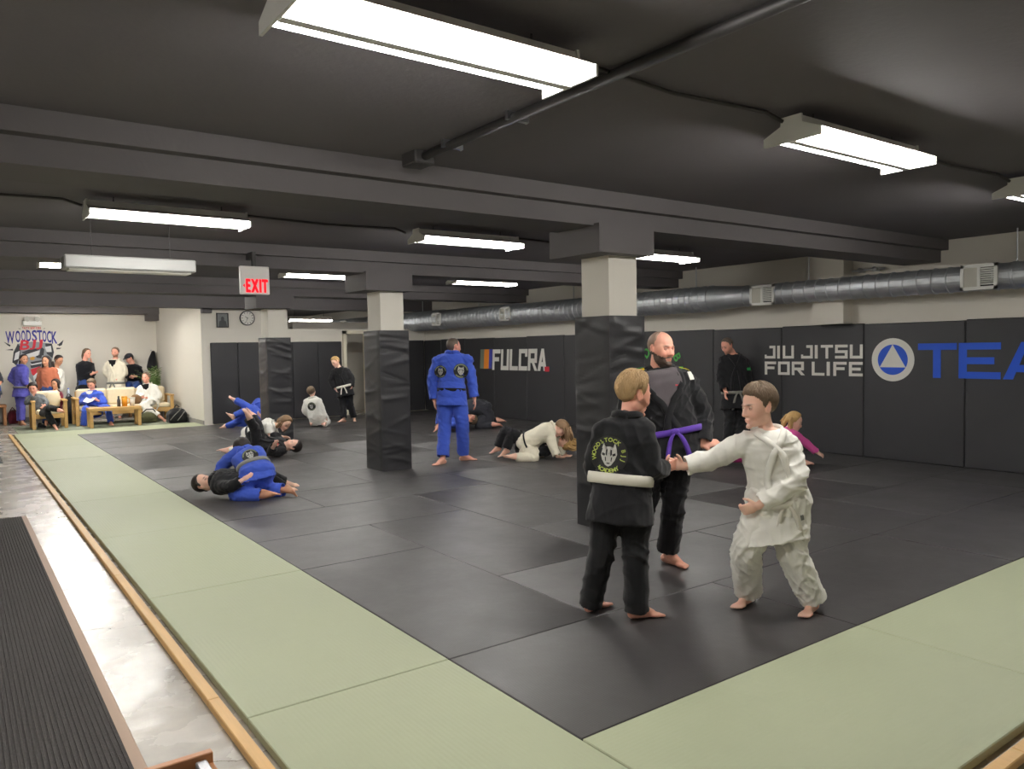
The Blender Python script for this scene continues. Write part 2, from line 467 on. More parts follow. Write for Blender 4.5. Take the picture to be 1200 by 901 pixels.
# round emblem with a triangle
def disc(cy, cz, r, n=48): return [(cy+r*math.cos(2*math.pi*k/n), cz+r*math.sin(2*math.pi*k/n)) for k in range(n)]
emb = MB().prism(disc(5.195, 1.31, 0.28), lambda u, v, t: (9.889-t, u, v), 0.002).build('round_emblem', M['print_white'], wall_right)
MB().prism(disc(5.195, 1.31, 0.197), lambda u, v, t: (9.887-t, u, v), 0.001).build('emblem_disc', M['print_blue'], emb)
MB().prism([(5.195+0.197*math.cos(a)*1.0, 1.31+0.197*math.sin(a)) for a in (math.pi/2, math.pi*7/6, math.pi*11/6)], lambda u, v, t: (9.8855-t, u, v), 0.001).build('emblem_triangle', M['print_white'], emb)
# FULCRA with three bars
bx = 14.86
for wd, mt in ((0.155, 'print_sage'), (0.20, 'print_orange'), (0.12, 'print_violet')):
    MB().prism([(0, 0), (1, 0), (1, 1), (0, 1)], lambda u, v, t, bx=bx, wd=wd: (9.888-t, bx-u*wd-0.04*v, 1.09+v*0.44), 0.002).build('stripe', M[mt], wall_right)
    bx -= wd
line_letters('FULCRA', bx-0.02, 12.40, 1.065, 0.46, M['print_white'], adv_gap=0.1, slant=0.08, w=0.27, h=0.2)
MB().prism(R_(0, 0, 1, 1), lambda u, v, t: (9.888-t, 12.46-u*0.15, 1.055+v*0.1), 0.003).build('square_mark', M['print_red'], wall_right)
# round dark emblem with green letters behind the coach
emb2 = MB().prism(disc(9.25, 1.15, 0.53), lambda u, v, t: (9.889-t, u, v), 0.002).build('round_emblem', material('print_charcoal', srgb(36, 36, 38), .55), wall_right)
for ch, ang in (('D', 140), ('B', 27), ('J', 5)):
    a = math.radians(ang)
    v, f, adv = glyph(ch)
    v = (v-np.array([adv/2, 0.35]))*0.22
    tilt = -(math.radians(90)-a)
    mb = MB(); c_, s_ = math.cos(tilt), math.sin(tilt)
    pts = [(9.8865, 9.25-(0.43*math.cos(a)+q[0]*c_-q[1]*s_), 1.15+0.43*math.sin(a)+q[0]*s_+q[1]*c_) for q in v]
    mb.add(pts, f); mb.build('letter', M['print_green'], emb2)

# ------------------------------------------------------------------ columns
def pad_panel_mesh(width, height, seed, amp):
    """a vinyl pad face with sagging horizontal wrinkles; local x across, z up, y outwards"""
    rng = random.Random(seed)
    nx, nz = 12, 90
    wr = [(rng.uniform(0.05, height-0.05), rng.uniform(-0.5, 0.5), rng.uniform(0.3, 1.0), rng.uniform(0.012, 0.035), rng.choice((0, 1))) for _ in range(20)]
    vv = []
    for j in range(nz+1):
        for i in range(nx+1):
            u, z = i/nx, height*j/nz
            e = min(u, 1-u, 1)*width
            y = 0.006*(1-math.exp(-(e/0.02)**2))
            for z0, sl, a, s, side in wr:
                d = (z-z0-sl*(u-.5)*width)/s
                side_w = (1-u if side else u)**0.8
                y += amp*a*math.exp(-d*d)*side_w*min(1, e/0.02)*(1 if a > 0.5 else -1)
            vv.append(((u-0.5)*width, y, z))
    n = nx+1
    ff = [(j*n+i, j*n+i+1, (j+1)*n+i+1, (j+1)*n+i) for j in range(nz) for i in range(nx)]
    return vv, ff
def column(x0, x1, y0, y1, seed, label, cap):
    root = empty('column', ((x0+x1)/2, (y0+y1)/2, 0), label, 'column')
    t = 0.045
    MB().box(x0+t, x1-t, y0+t, y1-t, 0, 2.36).build('shaft', M['white_wall'], root)
    MB().box(*cap, 2.3, 2.53).build('capital', M['beam'], root)
    hz = 1.8
    MB().box(x0, x1, y0, y1, 0, hz-0.005).build('padding', M['pad'], root)
    for k, (cx, cy, wd, ang) in enumerate((((x0+x1)/2, y0, x1-x0, math.pi), (x0, (y0+y1)/2, y1-y0, math.pi/2), ((x0+x1)/2, y1, x1-x0, 0), (x1, (y0+y1)/2, y1-y0, -math.pi/2))):
        vv, ff = pad_panel_mesh(wd, hz, seed*10+k, 0.02 if k in (0, 2) else 0.012)
        c_, s_ = math.cos(ang), math.sin(ang)
        MB().add([(cx+q[0]*c_-q[1]*s_, cy+q[0]*s_+q[1]*c_, q[2]) for q in vv], ff).build('pad_panel', M['pad_wrap'], root, smooth=True)
    return root
column(4.38, 4.79, 4.66, 5.09, 1, 'padded column right behind the handshaking boys, nearest the camera', (4.2, 4.82, 4.57, 5.2))
column(4.40, 4.82, 8.90, 9.36, 2, 'padded column between the kneeling pair and the standing man in blue', (4.2, 4.85, 8.82, 9.45))
column(4.40, 4.82, 13.2, 13.65, 3, 'farthest padded column, next to the clock wall', (4.2, 4.85, 13.07, 13.7))

# ------------------------------------------------------------------ ceiling lights
M['tube'] = material('fluorescent_tube', (1.0, 0.972, 0.925, 1), 0.4, emit=TUBE_POWER)
def ceiling_light(x0, yc, z, label, lit=True, length=1.22):
    root = empty('ceiling_light', (x0+length/2, yc, z), label, 'light', 'fluorescent ceiling lights')
    x1 = x0+length
    prof = [(-0.165, -0.008), (-0.16, 0.0), (-0.06, 0.03), (-0.05, 0.075), (0.05, 0.075), (0.06, 0.03), (0.16, 0.0), (0.165, -0.008), (0.055, 0.018), (-0.055, 0.018)]
    mb = MB()
    n = len(prof)
    mb.add([(x, yc+p[0], z+p[1]) for x in (x0+0.01, x1-0.01) for p in prof], [(i, (i+1) % n, n+(i+1) % n, n+i) for i in range(n)])
    mb.build('housing', M['white_metal'], root)
    MB().prism([(-0.05, 0.02), (0.05, 0.02), (0.022, -0.058), (-0.022, -0.058)], lambda u, v, t: (x0+0.012+t, yc+u, z+v), length-0.024).build('ridge', M['white_metal'], root)
    for x in (x0, x1-0.012):
        MB().prism([(-0.17, -0.055), (0.17, -0.055), (0.17, -0.01), (0.065, 0.035), (0.06, 0.08), (-0.06, 0.08), (-0.065, 0.035), (-0.17, -0.01)], lambda u, v, t, x=x: (x+t, yc+u, z+v), 0.012).build('end_plate', M['white_metal'], root)
    for s in (-1, 1):
        MB().cyl((x0+0.02, yc+s*0.085, z-0.03), (x1-0.02, yc+s*0.085, z-0.03), 0.018, 10).build('tube', M['tube'] if lit else M['white_metal'], root, smooth=True)
    for x in (x0+0.2, x1-0.2):
        MB().cyl((x, yc, z+0.07), (x, yc, ZCEIL+0.01), 0.006, 8).build('hanger', M['dark_metal'], root)
    return root
ROW_LABEL = {2.45: 'in the row nearest the camera', 6.75: 'in the row behind the first beam', 10.78: 'in the row behind the second beam', 14.9: 'in the row behind the third beam'}
COLS = ((0.88, 'left'), (3.62, 'middle'), (6.42, 'right'))
for yc in (2.45, 6.75, 10.78, 14.9):
    for x0, side in COLS:
        xx = x0+(0.14 if yc == 6.75 and side != 'left' else 0.22 if yc == 10.78 and side != 'left' else 0)
        ceiling_light(xx, yc, 2.70 if yc == 14.9 else 2.66, 'lit twin-tube ceiling light, %s one %s' % (side, ROW_LABEL[yc]))
ceiling_light(7.3, 20.2, 2.42, 'lit ceiling light in the room beyond the partition')
ceiling_light(0.9, 18.4, 2.68, 'lit ceiling light above the seating corner')
ceiling_light(2.25, 18.4, 2.68, 'lit ceiling light above the sofa and side wall')
ceiling_light(1.7, 19.75, 2.72, 'added fill lamp above the coffee table, hidden behind the beam')  # extra lamp kept out of view, added only to brighten the alcove wall
ceiling_light(-1.75, 4.5, 2.66, 'lit ceiling light above the walkway on the left')
# unlit wide fixture hanging in front of the far left light
fx = empty('light_fixture', (1.36, 7.76, 2.35), 'unlit white box fixture hanging under the ceiling left of the exit sign', 'light')
MB().cbox(0.82, 1.90, 7.62, 7.90, 2.305, 2.42, 0.012).build('housing', material('grey_enamel', srgb(140, 140, 138), 0.4), fx)
MB().box(0.86, 1.86, 7.66, 7.86, 2.292, 2.305).build('lens', material('white_lens', srgb(235, 235, 228), 0.3), fx)
for x in (1.05, 1.7): MB().cyl((x, 7.76, 2.42), (x, 7.76, ZCEIL), 0.003, 8).build('hanger', M['dark_metal'], fx)

# ------------------------------------------------------------------ exit sign
ex = empty('exit_sign', (2.75, 8.66, 2.34), 'white EXIT sign with red letters hanging from the beam', 'sign')
M['sign_white'] = material('exit_face', srgb(228, 224, 220), 0.4)
MB().cbox(2.60, 2.92, 8.60, 8.66, 2.19, 2.50, 0.008).build('box', M['sign_white'], ex)
MB().box(2.74, 2.78, 8.62, 8.66, 2.49, 2.60).box(2.74, 2.78, 8.62, 8.84, 2.59, 2.662).build('mount', M['dark_metal'], ex)
txt, tw = text_flat('EXIT', 0.145, 0.235, gap=0.16)
M['exit_red'] = material('exit_red', srgb(235, 25, 45), 0.5, emit=0.7)
for v, f in txt:
    mb = MB()
    for q in ((0, 0), (0.005, 0), (0.01, 0), (0, .004)): mb.add([(2.655+p[0]+q[0], 8.598, 2.215+p[1]+q[1]) for p in v], f)
    mb.build('letter', M['exit_red'], ex)
MB().prism([(0, 0), (0.022, 0.022), (0.022, -0.022)], lambda u, v, t: (2.622+u, 8.599-t, 2.285+v), 0.001).build('arrow', M['exit_red'], ex)

# ------------------------------------------------------------------ duct with registers and hanger rods
duct = empty('air_duct', (9.6, 10, 2.26), 'long round galvanised spiral duct along the right wall', 'duct')
def spiral(y0, y1, r, name, pitch):
    mb = MB()
    pts, rad = [], []
    y = y0
    while y < y1-1e-6:
        for dy, dr in ((0, 0.0), (0.006, 0.011), (0.014, 0.011), (0.02, 0.0)):
            if y+dy < y1: pts.append((9.62, y+dy, 2.26)); rad.append(r+dr)
        y += pitch
    pts.append((9.62, y1, 2.26)); rad.append(r)
    mb.tube(pts, rad, 28)
    return mb.build(name, M['galv'], duct, smooth=False)
spiral(-1.6, 6.66, 0.148, 'duct_run', 0.17)
spiral(7.9, 13.0, 0.195, 'duct_run', 0.13)
spiral(13.0, 16.0, 0.215, 'duct_run', 0.13)
spiral(16.0, 25.8, 0.235, 'duct_run', 0.14)
MB().tube([(9.62, 6.66, 2.26), (9.62, 7.25, 2.26), (9.62, 7.32, 2.26), (9.62, 7.9, 2.26)], [0.15, 0.15, 0.152, 0.198], 28).build('reducer', M['galv'], duct, smooth=True)
for y in (7.25, 7.9, 13.0, 16.0): MB().tube([(9.62, y-0.02, 2.26), (9.62, y+0.02, 2.26)], [0.205 if y > 7.5 else 0.158]*2 if y < 13 else [0.228 if y < 15 else 0.246]*2, 28).build('collar', M['galv'], duct)
def register(y0, y1, z0, z1, x, label):
    r = empty('air_register', (x, (y0+y1)/2, (z0+z1)/2), label, 'vent', 'duct registers')
    w, h = y1-y0, z1-z0
    MB().box(x-0.012, x+0.012, y0, y1, z0, z0+h*.13).box(x-0.012, x+0.012, y0, y1, z1-h*.13, z1).box(x-0.012, x+0.012, y0, y0+w*.09, z0, z1).box(x-0.012, x+0.012, y1-w*.09, y1, z0, z1).box(x-0.01, x+0.01, y0+w*.46, y0+w*.54, z0, z1).build('frame', M['white_metal'], r)
    MB().box(x+0.012, x+0.06, y0+.02, y1-.02, z0+.02, z1-.02).build('duct_boot', M['galv'], r)
    MB().box(x-0.004, x+0.004, y0+w*.54, y1-w*.09, z0+h*.13, z1-h*.13).build('cover_plate', material('register_grille', srgb(190, 188, 176), 0.5), r)
    for k in range(8):
        z = z0+h*(.16+.68*(k+.5)/8)
        MB().add([(x-0.012, y, z-0.006+dz) for y in (y0+w*.09, y0+w*.46) for dz in (0, 0.004)]+[(x+0.008, y, z+0.01+dz) for y in (y0+w*.09, y0+w*.46) for dz in (0, 0.004)], [(0, 2, 3, 1), (4, 5, 7, 6), (0, 1, 5, 4), (2, 6, 7, 3), (1, 3, 7, 5), (0, 4, 6, 2)]).build('slat', M['white_metal'], r)
    MB().box(x-0.003, x-0.001, y0+w*.09, y0+w*.46, z0+h*.13, z1-h*.13).build('dark_backing', M['black_plastic'], r, loc=(-x+0.0125, -(y0+y1)/2, -(z0+z1)/2))
register(3.79, 4.18, 2.115, 2.405, 9.455, 'white air register on the duct nearest the right edge of the photo')
register(6.67, 7.08, 2.10, 2.39, 9.455, 'white air register on the duct above the printed slogan JIU JITSU')
register(12.97, 13.36, 2.12, 2.41, 9.41, 'white air register on the duct above the right end of FULCRA')
register(15.75, 16.18, 2.11, 2.42, 9.40, 'white air register on the duct right above the man in blue')
register(21.1, 21.5, 2.13, 2.44, 9.38, 'small far white air register above the door')
for y, r in ((3.66, .148), (6.23, .148), (8.22, .195), (11.2, .195), (14.46, .215), (17.0, .235)):
    MB().cyl((9.62, y, 2.26+r), (9.62, y, ZCEIL), 0.008, 8).tube([(9.62, y-0.012, 2.26), (9.62, y+0.012, 2.26)], [r+0.009]*2, 28).build('hanger_rod', M['galv'], duct)

# ------------------------------------------------------------------ conduits and cables under the ceiling
cd = empty('ceiling_conduit', (2.43, 2.6, 2.75), 'dark painted pipe running under the ceiling away from the camera', 'pipe')
MB().tube([(2.43, -1.6, 2.745), (2.43, 4.25, 2.745)], 0.026, 12).build('pipe', M['dark_metal'], cd, smooth=True)
MB().tube([(2.50, 2.7, 2.762), (2.50, 4.3, 2.762)], 0.01, 8).build('side_pipe', M['dark_metal'], cd, smooth=True)
MB().cbox(2.36, 2.5, 4.22, 4.4, 2.70, 2.785, 0.008).build('junction_box', M['dark_metal'], cd)
for y in (3.3, 3.95): MB().box(2.39, 2.53, y-0.012, y+0.012, 2.735, 2.785).ball((2.52, y, 2.74), 0.012).build('clamp', M['steel'], cd)
def cable(pts, label, r=0.011):
    o = MB().tube(pts, r, 8).build('ceiling_cable', M['dark_metal'], smooth=True)
    return tag(o, label, 'cable', 'cables between the ceiling lights')
def sag(x0, x1, y, z0=2.765, dip=0.03):
    return [(x0, y, 2.72), (x0+0.06*(x1-x0), y+0.04, z0), (x0+0.5*(x1-x0), y+0.08, z0-dip*.3), (x0+0.94*(x1-x0), y+0.04, z0), (x1, y, 2.72)]
cable(sag(2.1, 3.62, 2.5), 'dark cable from the nearest light to the upper right light')
cable(sag(4.84, 6.42, 2.5), 'dark cable linking the upper right light to the one at the edge')
cable(sag(-1.2, 0.88, 6.9), 'dark cable running into the left light behind the first beam')
cable(sag(2.1, 3.76, 6.95), 'dark cable from the left to the middle light behind the first beam')
cable(sag(4.98, 6.56, 6.9), 'dark cable from the middle to the right light behind the first beam')
cable(sag(-1.2, 0.88, 10.9), 'dark cable running into the left light behind the second beam')
cable(sag(2.1, 3.84, 10.9), 'dark cable passing behind the exit sign')
cable(sag(5.06, 6.64, 10.9), 'dark cable from the middle to the right light behind the second beam')
# ------------------------------------------------------------------ emergency light, clock, picture
em = empty('emergency_light', (1.62, 21.95, 2.4), 'white emergency light with two lamp heads above the wall mural', 'light')
MB().cbox(1.43, 1.82, 21.88, 22.0, 2.29, 2.41, 0.015).build('battery_box', M['white_metal'], em)
for x in (1.52, 1.73): MB().tube([(x, 21.95, 2.45), (x, 21.86, 2.45)], [0.05, 0.062], 16).build('lamp_head', material('lamp_grey', srgb(170, 168, 158), 0.4), em)
ck = empty('wall_clock', (5.4, 17.48, 2.32), 'round black-rimmed clock on the white back wall', 'clock')
MB().tube([(5.4, 17.5, 2.32), (5.4, 17.455, 2.32)], [0.165, 0.165], 32).build('rim', M['black_plastic'], ck)
MB().tube([(5.4, 17.46, 2.32), (5.4, 17.452, 2.32)], [0.145, 0.145], 32).build('dial', M['print_white'], ck)
for k in range(12):
    a = k*math.pi/6
    MB().prism([(-.006, -.015), (.006, -.015), (.006, .015), (-.006, .015)], lambda u, v, t: (5.4+(0.118+v)*math.sin(a)+u*math.cos(a), 17.4515-t, 2.32+(0.118+v)*math.cos(a)-u*math.sin(a)), 0.001).build('hour_mark', M['print_black'], ck)
for a, l, w in ((math.radians(-55), 0.07, 0.007), (math.radians(200), 0.105, 0.005)):
    MB().prism([(-w, -.015), (w, -.015), (w*.5, l), (-w*.5, l)], lambda u, v, t: (5.4+v*math.sin(a)+u*math.cos(a), 17.45-t, 2.32+v*math.cos(a)-u*math.sin(a)), 0.001).build('clock_hand', M['print_black'], ck)
pc = empty('framed_picture', (4.86, 17.48, 2.27), 'small black-framed portrait on the white wall left of the clock', 'picture')
MB().box(4.735, 4.99, 17.47, 17.5, 2.11, 2.13).box(4.735, 4.99, 17.47, 17.5, 2.41, 2.43).box(4.735, 4.755, 17.47, 17.5, 2.11, 2.43).box(4.97, 4.99, 17.47, 17.5, 2.11, 2.43).build('frame', M['black_plastic'], pc)
MB().box(4.75, 4.975, 17.48, 17.5, 2.125, 2.415).build('print', material('grey_print', srgb(120, 124, 124), 0.5, vary=.3, vscale=14), pc)
MB().prism([(-.09, -.13), (.09, -.13), (.075, -.02), (.03, .01), (.035, .06), (.012, .09), (-.02, .085), (-.035, .05), (-.03, .01), (-.075, -.02)], lambda u, v, t: (4.865+u, 17.479-t, 2.26+v), 0.001).build('portrait', material('dark_print', srgb(52, 54, 56), 0.5), pc)
# valve fittings on the right wall
vf = empty('pipe_valves', (9.9, 5.3, 2.5), 'pair of small pipe fittings on the wall above the duct', 'pipe')
for y in (5.62, 5.42): MB().cyl((9.95, y, 2.50), (9.85, y, 2.50), 0.03).ball((9.84, y, 2.5), 0.035).build('valve', M['steel'], vf)
MB().cyl((9.88, 5.3, 2.50), (9.88, 5.75, 2.50), 0.016).build('pipe', M['steel'], vf)

# ------------------------------------------------------------------ ribbed entrance mats on the concrete
M['rib'] = material('ribbed_mat', srgb(60, 57, 56), 0.9, vary=0.45, vscale=60, bump=0.5, bscale=160)
M['rib_edge'] = material('mat_edging', srgb(176, 150, 130), 0.6)
def ribbed_mat(x0, x1, y0, y1, label, fine):
    r = empty('entrance_mat', ((x0+x1)/2, (y0+y1)/2, ZC), label, 'mat')
    MB().cbox(x0, x1, y0, y1, ZC, ZC+0.008, 0.003).build('backing', M['rib_edge'] if fine else M['rib'], r)
    mb = MB()
    n_ = int((x1-x0-0.1)/0.02)
    for k in range(n_):
        x = x1-0.045-(k+0.5)*0.02
        mb.add([(x-.0075, y0+.03, ZC+.0078), (x+.0075, y0+.03, ZC+.0078), (x+.0075, y1-.03, ZC+.0078), (x-.0075, y1-.03, ZC+.0078),
                (x-.005, y0+.03, ZC+.014), (x+.005, y0+.03, ZC+.014), (x+.005, y1-.03, ZC+.014), (x-.005, y1-.03, ZC+.014)], [(4, 5, 6, 7), (0, 1, 5, 4), (1, 2, 6, 5), (2, 3, 7, 6), (3, 0, 4, 7)])
    p = mb.build('ribs', M['rib'], r); p['kind'] = 'stuff'
    MB().box(x0+0.02, x1-0.045, y0+0.02, y1-0.02, ZC+.006, ZC+.0092).build('carpet', M['rib'], r)
ribbed_mat(-0.9, 0.545, -0.9, 9.0, 'long black ribbed floor mat with tan edge on the concrete', True)
ribbed_mat(-0.9, 0.57, 13.75, 15.9, 'second dark ribbed mat farther along the concrete walkway', False)

# ================================================================== people
def V(*a): return np.array(a, float)
def unit(a):
    n = np.linalg.norm(a)
    return a/n if n > 1e-9 else a
def spot(px, py, depth):
    """world point seen at photo pixel (px, py) at a given depth along the view axis"""
    return V(0, 0, CAM_H)+(CF+CR*(px-600)/F_PX-CU*(py-450.5)/F_PX)*depth
def ground_depth(px, py, z=0.0):
    ray = CF+CR*(px-600)/F_PX-CU*(py-450.5)/F_PX
    return (z-CAM_H)/ray[2]
VR = unit(V(CR[0], CR[1], 0)); VF = unit(V(CF[0], CF[1], 0)); VU = V(0, 0, 1)
def vdir(r, u, a): return unit(VR*r+VU*u+VF*a)     # right, up, away from the camera

def skin_material(name, rough=0.5):
    m = bpy.data.materials.new(name); m.use_nodes = True
    nt = m.node_tree; b = nt.nodes['Principled BSDF']
    a = nt.nodes.new('ShaderNodeVertexColor'); a.layer_name = 'Col'
    nt.links.new(a.outputs[0], b.inputs['Base Color'])
    b.inputs['Roughness'].default_value = rough
    b.inputs['Subsurface Weight'].default_value = 0.08
    b.inputs['Subsurface Radius'].default_value = (0.01, 0.004, 0.002)
    b.inputs['Specular IOR Level'].default_value = 0.35
    return m
M['skin'] = skin_material('skin')
def cloth(name, c, rough=0.9, sheen=0.15, bump=0.12):
    return material(name, c, rough, vary=0.1, vscale=14, bump=bump, bscale=700, sheen=sheen, spec=0.2)
M['gi_black'] = cloth('black_gi_cotton', srgb(28, 28, 31))
M['gi_grey'] = cloth('charcoal_gi_cotton', srgb(52, 53, 60))
M['gi_blue'] = cloth('blue_gi_cotton', srgb(64, 90, 190))
M['gi_violet'] = cloth('violet_gi_cotton', srgb(88, 86, 172))
M['gi_white'] = cloth('white_gi_cotton', srgb(240, 238, 230))
M['gi_cream'] = cloth('cream_gi_cotton', srgb(232, 225, 204))
M['belt_white'] = cloth('white_belt', srgb(222, 218, 206))
M['belt_grey'] = cloth('grey_belt', srgb(128, 128, 122))
M['belt_black'] = cloth('black_belt', srgb(20, 20, 24))
M['belt_purple'] = cloth('purple_belt', srgb(98, 66, 170))
M['shirt_grey'] = cloth('grey_rashguard', srgb(86, 80, 84), 0.7)
M['shirt_black'] = cloth('black_shirt', srgb(18, 18, 20), 0.8)
M['hoodie_black'] = cloth('black_hoodie', srgb(20, 21, 26))
M['sweater'] = cloth('rust_sweater', srgb(176, 104, 78))
M['maroon'] = cloth('maroon_cloth', srgb(96, 28, 44))
M['camo'] = material('grey_camouflage_cloth', srgb(100, 104, 108), 0.9, vary=0.7, vscale=16)
M['jeans'] = cloth('blue_jeans', srgb(44, 66, 120))
M['pants_black'] = cloth('black_trousers', srgb(18, 18, 20))
M['pink'] = cloth('pink_rashguard', srgb(224, 92, 166), 0.7)
M['magenta'] = cloth('magenta_leggings', srgb(150, 36, 100), 0.7)
M['eye_white'] = material('eye_white', srgb(232, 228, 222), 0.25)
M['iris'] = material('iris', srgb(50, 36, 28), 0.2)
def hair_mat(name, c): return material(name, c, 0.55, vary=0.35, vscale=30, stretch=(1, 1, 0.25), spec=0.4)
M['hair_blond'] = hair_mat('blond_hair', srgb(172, 142, 102))
M['hair_gold'] = hair_mat('golden_hair', srgb(188, 152, 98))
M['hair_brown'] = hair_mat('brown_hair', srgb(106, 88, 70))
M['hair_light_brown'] = hair_mat('light_brown_hair', srgb(134, 106, 78))
M['hair_dark'] = hair_mat('dark_hair', srgb(38, 30, 28))
M['hair_grey'] = hair_mat('greying_hair', srgb(96, 84, 74))
M['hair_buzz'] = hair_mat('cropped_grey_hair', srgb(150, 124, 108))
M['beard'] = hair_mat('greying_beard', srgb(92, 76, 68))
SKIN = {'light': srgb(230, 176, 150), 'pale': srgb(242, 196, 174), 'tan': srgb(200, 146, 116), 'red': srgb(234, 172, 150)}

def remesh(mb, voxel, smooth=2):
    me = bpy.data.meshes.new('tmp')
    me.from_pydata(mb.v, [], mb.f)
    fix_normals(me)
    o = bpy.data.objects.new('tmp', me); COL.objects.link(o)
    r = o.modifiers.new('r', 'REMESH'); r.mode = 'VOXEL'; r.voxel_size = voxel; r.adaptivity = 0
    if smooth:
        s = o.modifiers.new('s', 'SMOOTH'); s.factor = 0.5; s.iterations = smooth
    dg = bpy.context.evaluated_depsgraph_get()
    out = bpy.data.meshes.new_from_object(o.evaluated_get(dg))
    bpy.data.objects.remove(o); bpy.data.meshes.remove(me)
    return out
def get_co(me):
    a = np.empty(len(me.vertices)*3); me.vertices.foreach_get('co', a); return a.reshape(-1, 3)
def get_no(me):
    a = np.empty(len(me.vertices)*3); me.vertices.foreach_get('normal', a); return a.reshape(-1, 3)
def set_co(me, a):
    me.vertices.foreach_set('co', np.ascontiguousarray(a).ravel()); me.update()
def set_col(me, c):
    at = me.color_attributes.new('Col', 'FLOAT_COLOR', 'POINT')
    at.data.foreach_set('color', np.ascontiguousarray(c, dtype=np.float32).ravel())
def fold_noise(p, rng, wl0, wl1, n=6):
    out = np.zeros(len(p)); tot = 0
    for i in range(n):
        d = unit(rng.normal(size=3)*np.array([.8, .8, 1.25])); k = 2*math.pi/rng.uniform(wl0, wl1)
        d2, d3 = unit(rng.normal(size=3)), unit(rng.normal(size=3))
        ph = p@d*k*.5+rng.uniform(0, 6.3)+1.5*np.sin(p@d2*k*.4+rng.uniform(0, 6))
        gate = .5+.5*np.sin(p@d3*k*.33+rng.uniform(0, 6))
        out += ((1-np.abs(np.sin(ph)))**1.6*2-.75)*gate
        tot += .5
    return out/tot*1.25
def crumple(me, amp, seed, wl=(0.05, 0.16), focus=None):
    """cloth creases: ridged waves pushed along the normals, stronger near the joints in focus"""
    rng = np.random.default_rng(seed)
    co, no = get_co(me), get_no(me)
    f = fold_noise(co, rng, *wl)
    w = np.ones(len(co))*0.65
    if focus is not None:
        for q, r in focus: w += 0.9*np.exp(-np.sum((co-q)**2, 1)/(r*r))
    set_co(me, co+no*(f*w*amp)[:, None])

def ring(c, side, front, a, b, n, e=2.3):
    out = []
    for k in range(n):
        t = 2*math.pi*k/n
        x, y = math.cos(t), math.sin(t)
        out.append(c+side*a*math.copysign(abs(x)**(2/e), x)+front*b*math.copysign(abs(y)**(2/e), y))
    return out
def loft(mb, rings):
    n = len(rings[0]); m = len(rings)
    vv = [v for r in rings for v in r]
    ff = [(i*n+k, i*n+(k+1) % n, (i+1)*n+(k+1) % n, (i+1)*n+k) for i in range(m-1) for k in range(n)]
    ff += [tuple(reversed(range(n))), tuple((m-1)*n+k for k in range(n))]
    mb.add(vv, ff)
def limb(mb, pts, rads, n=14, hollow=0.0, wall=0.016):
    """tapered rounded limb through pts; hollow > 0 leaves the far end open that deep"""
    pts = [V(*p) for p in pts]
    P, R_l = [], []
    d0 = unit(pts[1]-pts[0])
    for a in (80, 50, 25): P.append(pts[0]-d0*rads[0]*math.sin(math.radians(a))); R_l.append(rads[0]*math.cos(math.radians(a)))
    for i in range(len(pts)-1):
        for t in np.linspace(0, 1, 5)[:-1]:
            P.append(pts[i]*(1-t)+pts[i+1]*t); R_l.append(rads[i]*(1-t)+rads[i+1]*t)
    P.append(pts[-1]); R_l.append(rads[-1])
    # soften the bends
    Q = [p.copy() for p in P]
    for i in range(4, len(P)-2): Q[i] = 0.25*P[i-1]+0.5*P[i]+0.25*P[i+1]
    P = Q
    d1 = unit(pts[-1]-pts[-2])
    if hollow > 0:
        for t in (0.0, 0.5, 1.0): P.append(pts[-1]-d1*hollow*t); R_l.append(max(0.012, rads[-1]-wall-0.1*hollow*t))
    else:
        for a in (25, 50, 80): P.append(pts[-1]+d1*rads[-1]*math.sin(math.radians(a))); R_l.append(rads[-1]*math.cos(math.radians(a)))
    ref = None; rings = []
    for i, p in enumerate(P):
        j0, j1 = max(0, min(i, len(P)-(4 if hollow > 0 else 1))-1), min(len(P)-(4 if hollow > 0 else 1), i+1)
        t = unit(P[j1]-P[j0]) if j1 > j0 and np.linalg.norm(P[j1]-P[j0]) > 1e-6 else d1
        if hollow > 0 and i >= len(P)-4: t = d1
        if ref is None: ref = V(0, 0, 1) if abs(t[2]) < .9 else V(1, 0, 0)
        a = unit(ref-t*(ref@t)); ref = a
        b = np.cross(t, a)
        rings.append([p+(a*math.cos(2*math.pi*k/n)+b*math.sin(2*math.pi*k/n))*R_l[i] for k in range(n)])
    loft(mb, rings)
def blob(mb, c, r3, axes=None, n=14, m=9):
    rot = None
    if axes is not None: rot = Matrix([[axes[j][i] for j in range(3)] for i in range(3)])
    mb.ball(c, r3[0], r3[1], r3[2], n, m, rot)

def hand(mb, w, d, nrm, k, curl, right, fat=1.0):
    d = unit(d); nrm = unit(nrm-d*(nrm@d))
    th = np.cross(d, nrm)*(1 if right else -1)
    ax = (d, th, nrm)
    blob(mb, w+d*.012*k, (.03*k, .027*k, .02*k), ax)
    blob(mb, w+d*.048*k, (.050*k, .040*k, .0165*k), ax)
    blob(mb, w+d*.075*k, (.02*k, .041*k, .013*k), ax)
    for i, (off, ln) in enumerate(((.030, .072), (.0105, .082), (-.0095, .077), (-.029, .060))):
        b = w+d*.083*k+th*off*k
        p = [b-d*.02*k, b]; a = 0.0
        spread = th*off*1.4
        for seg, (fr, da) in enumerate(((.46, 38), (.31, 62), (.23, 42))):
            a += math.radians(da)*curl*(1+0.12*(i-1))
            dd = unit(d*math.cos(a)+nrm*math.sin(a)+spread*(1-curl)*.8)
            p.append(p[-1]+dd*ln*k*fr)
        limb(mb, p, [r*k*fat for r in (.0095, .0095, .009, .0082, .0072)], 8)
    b = w+d*.02*k+th*.026*k
    t1 = unit(th*.75+d*.6+nrm*.35); t2 = unit(th*.25+d*.9+nrm*(.3+.5*curl))
    limb(mb, [b, b+t1*.042*k, b+t1*.042*k+t2*.034*k], [.014*k*fat, .0115*k*fat, .009*k*fat], 8)

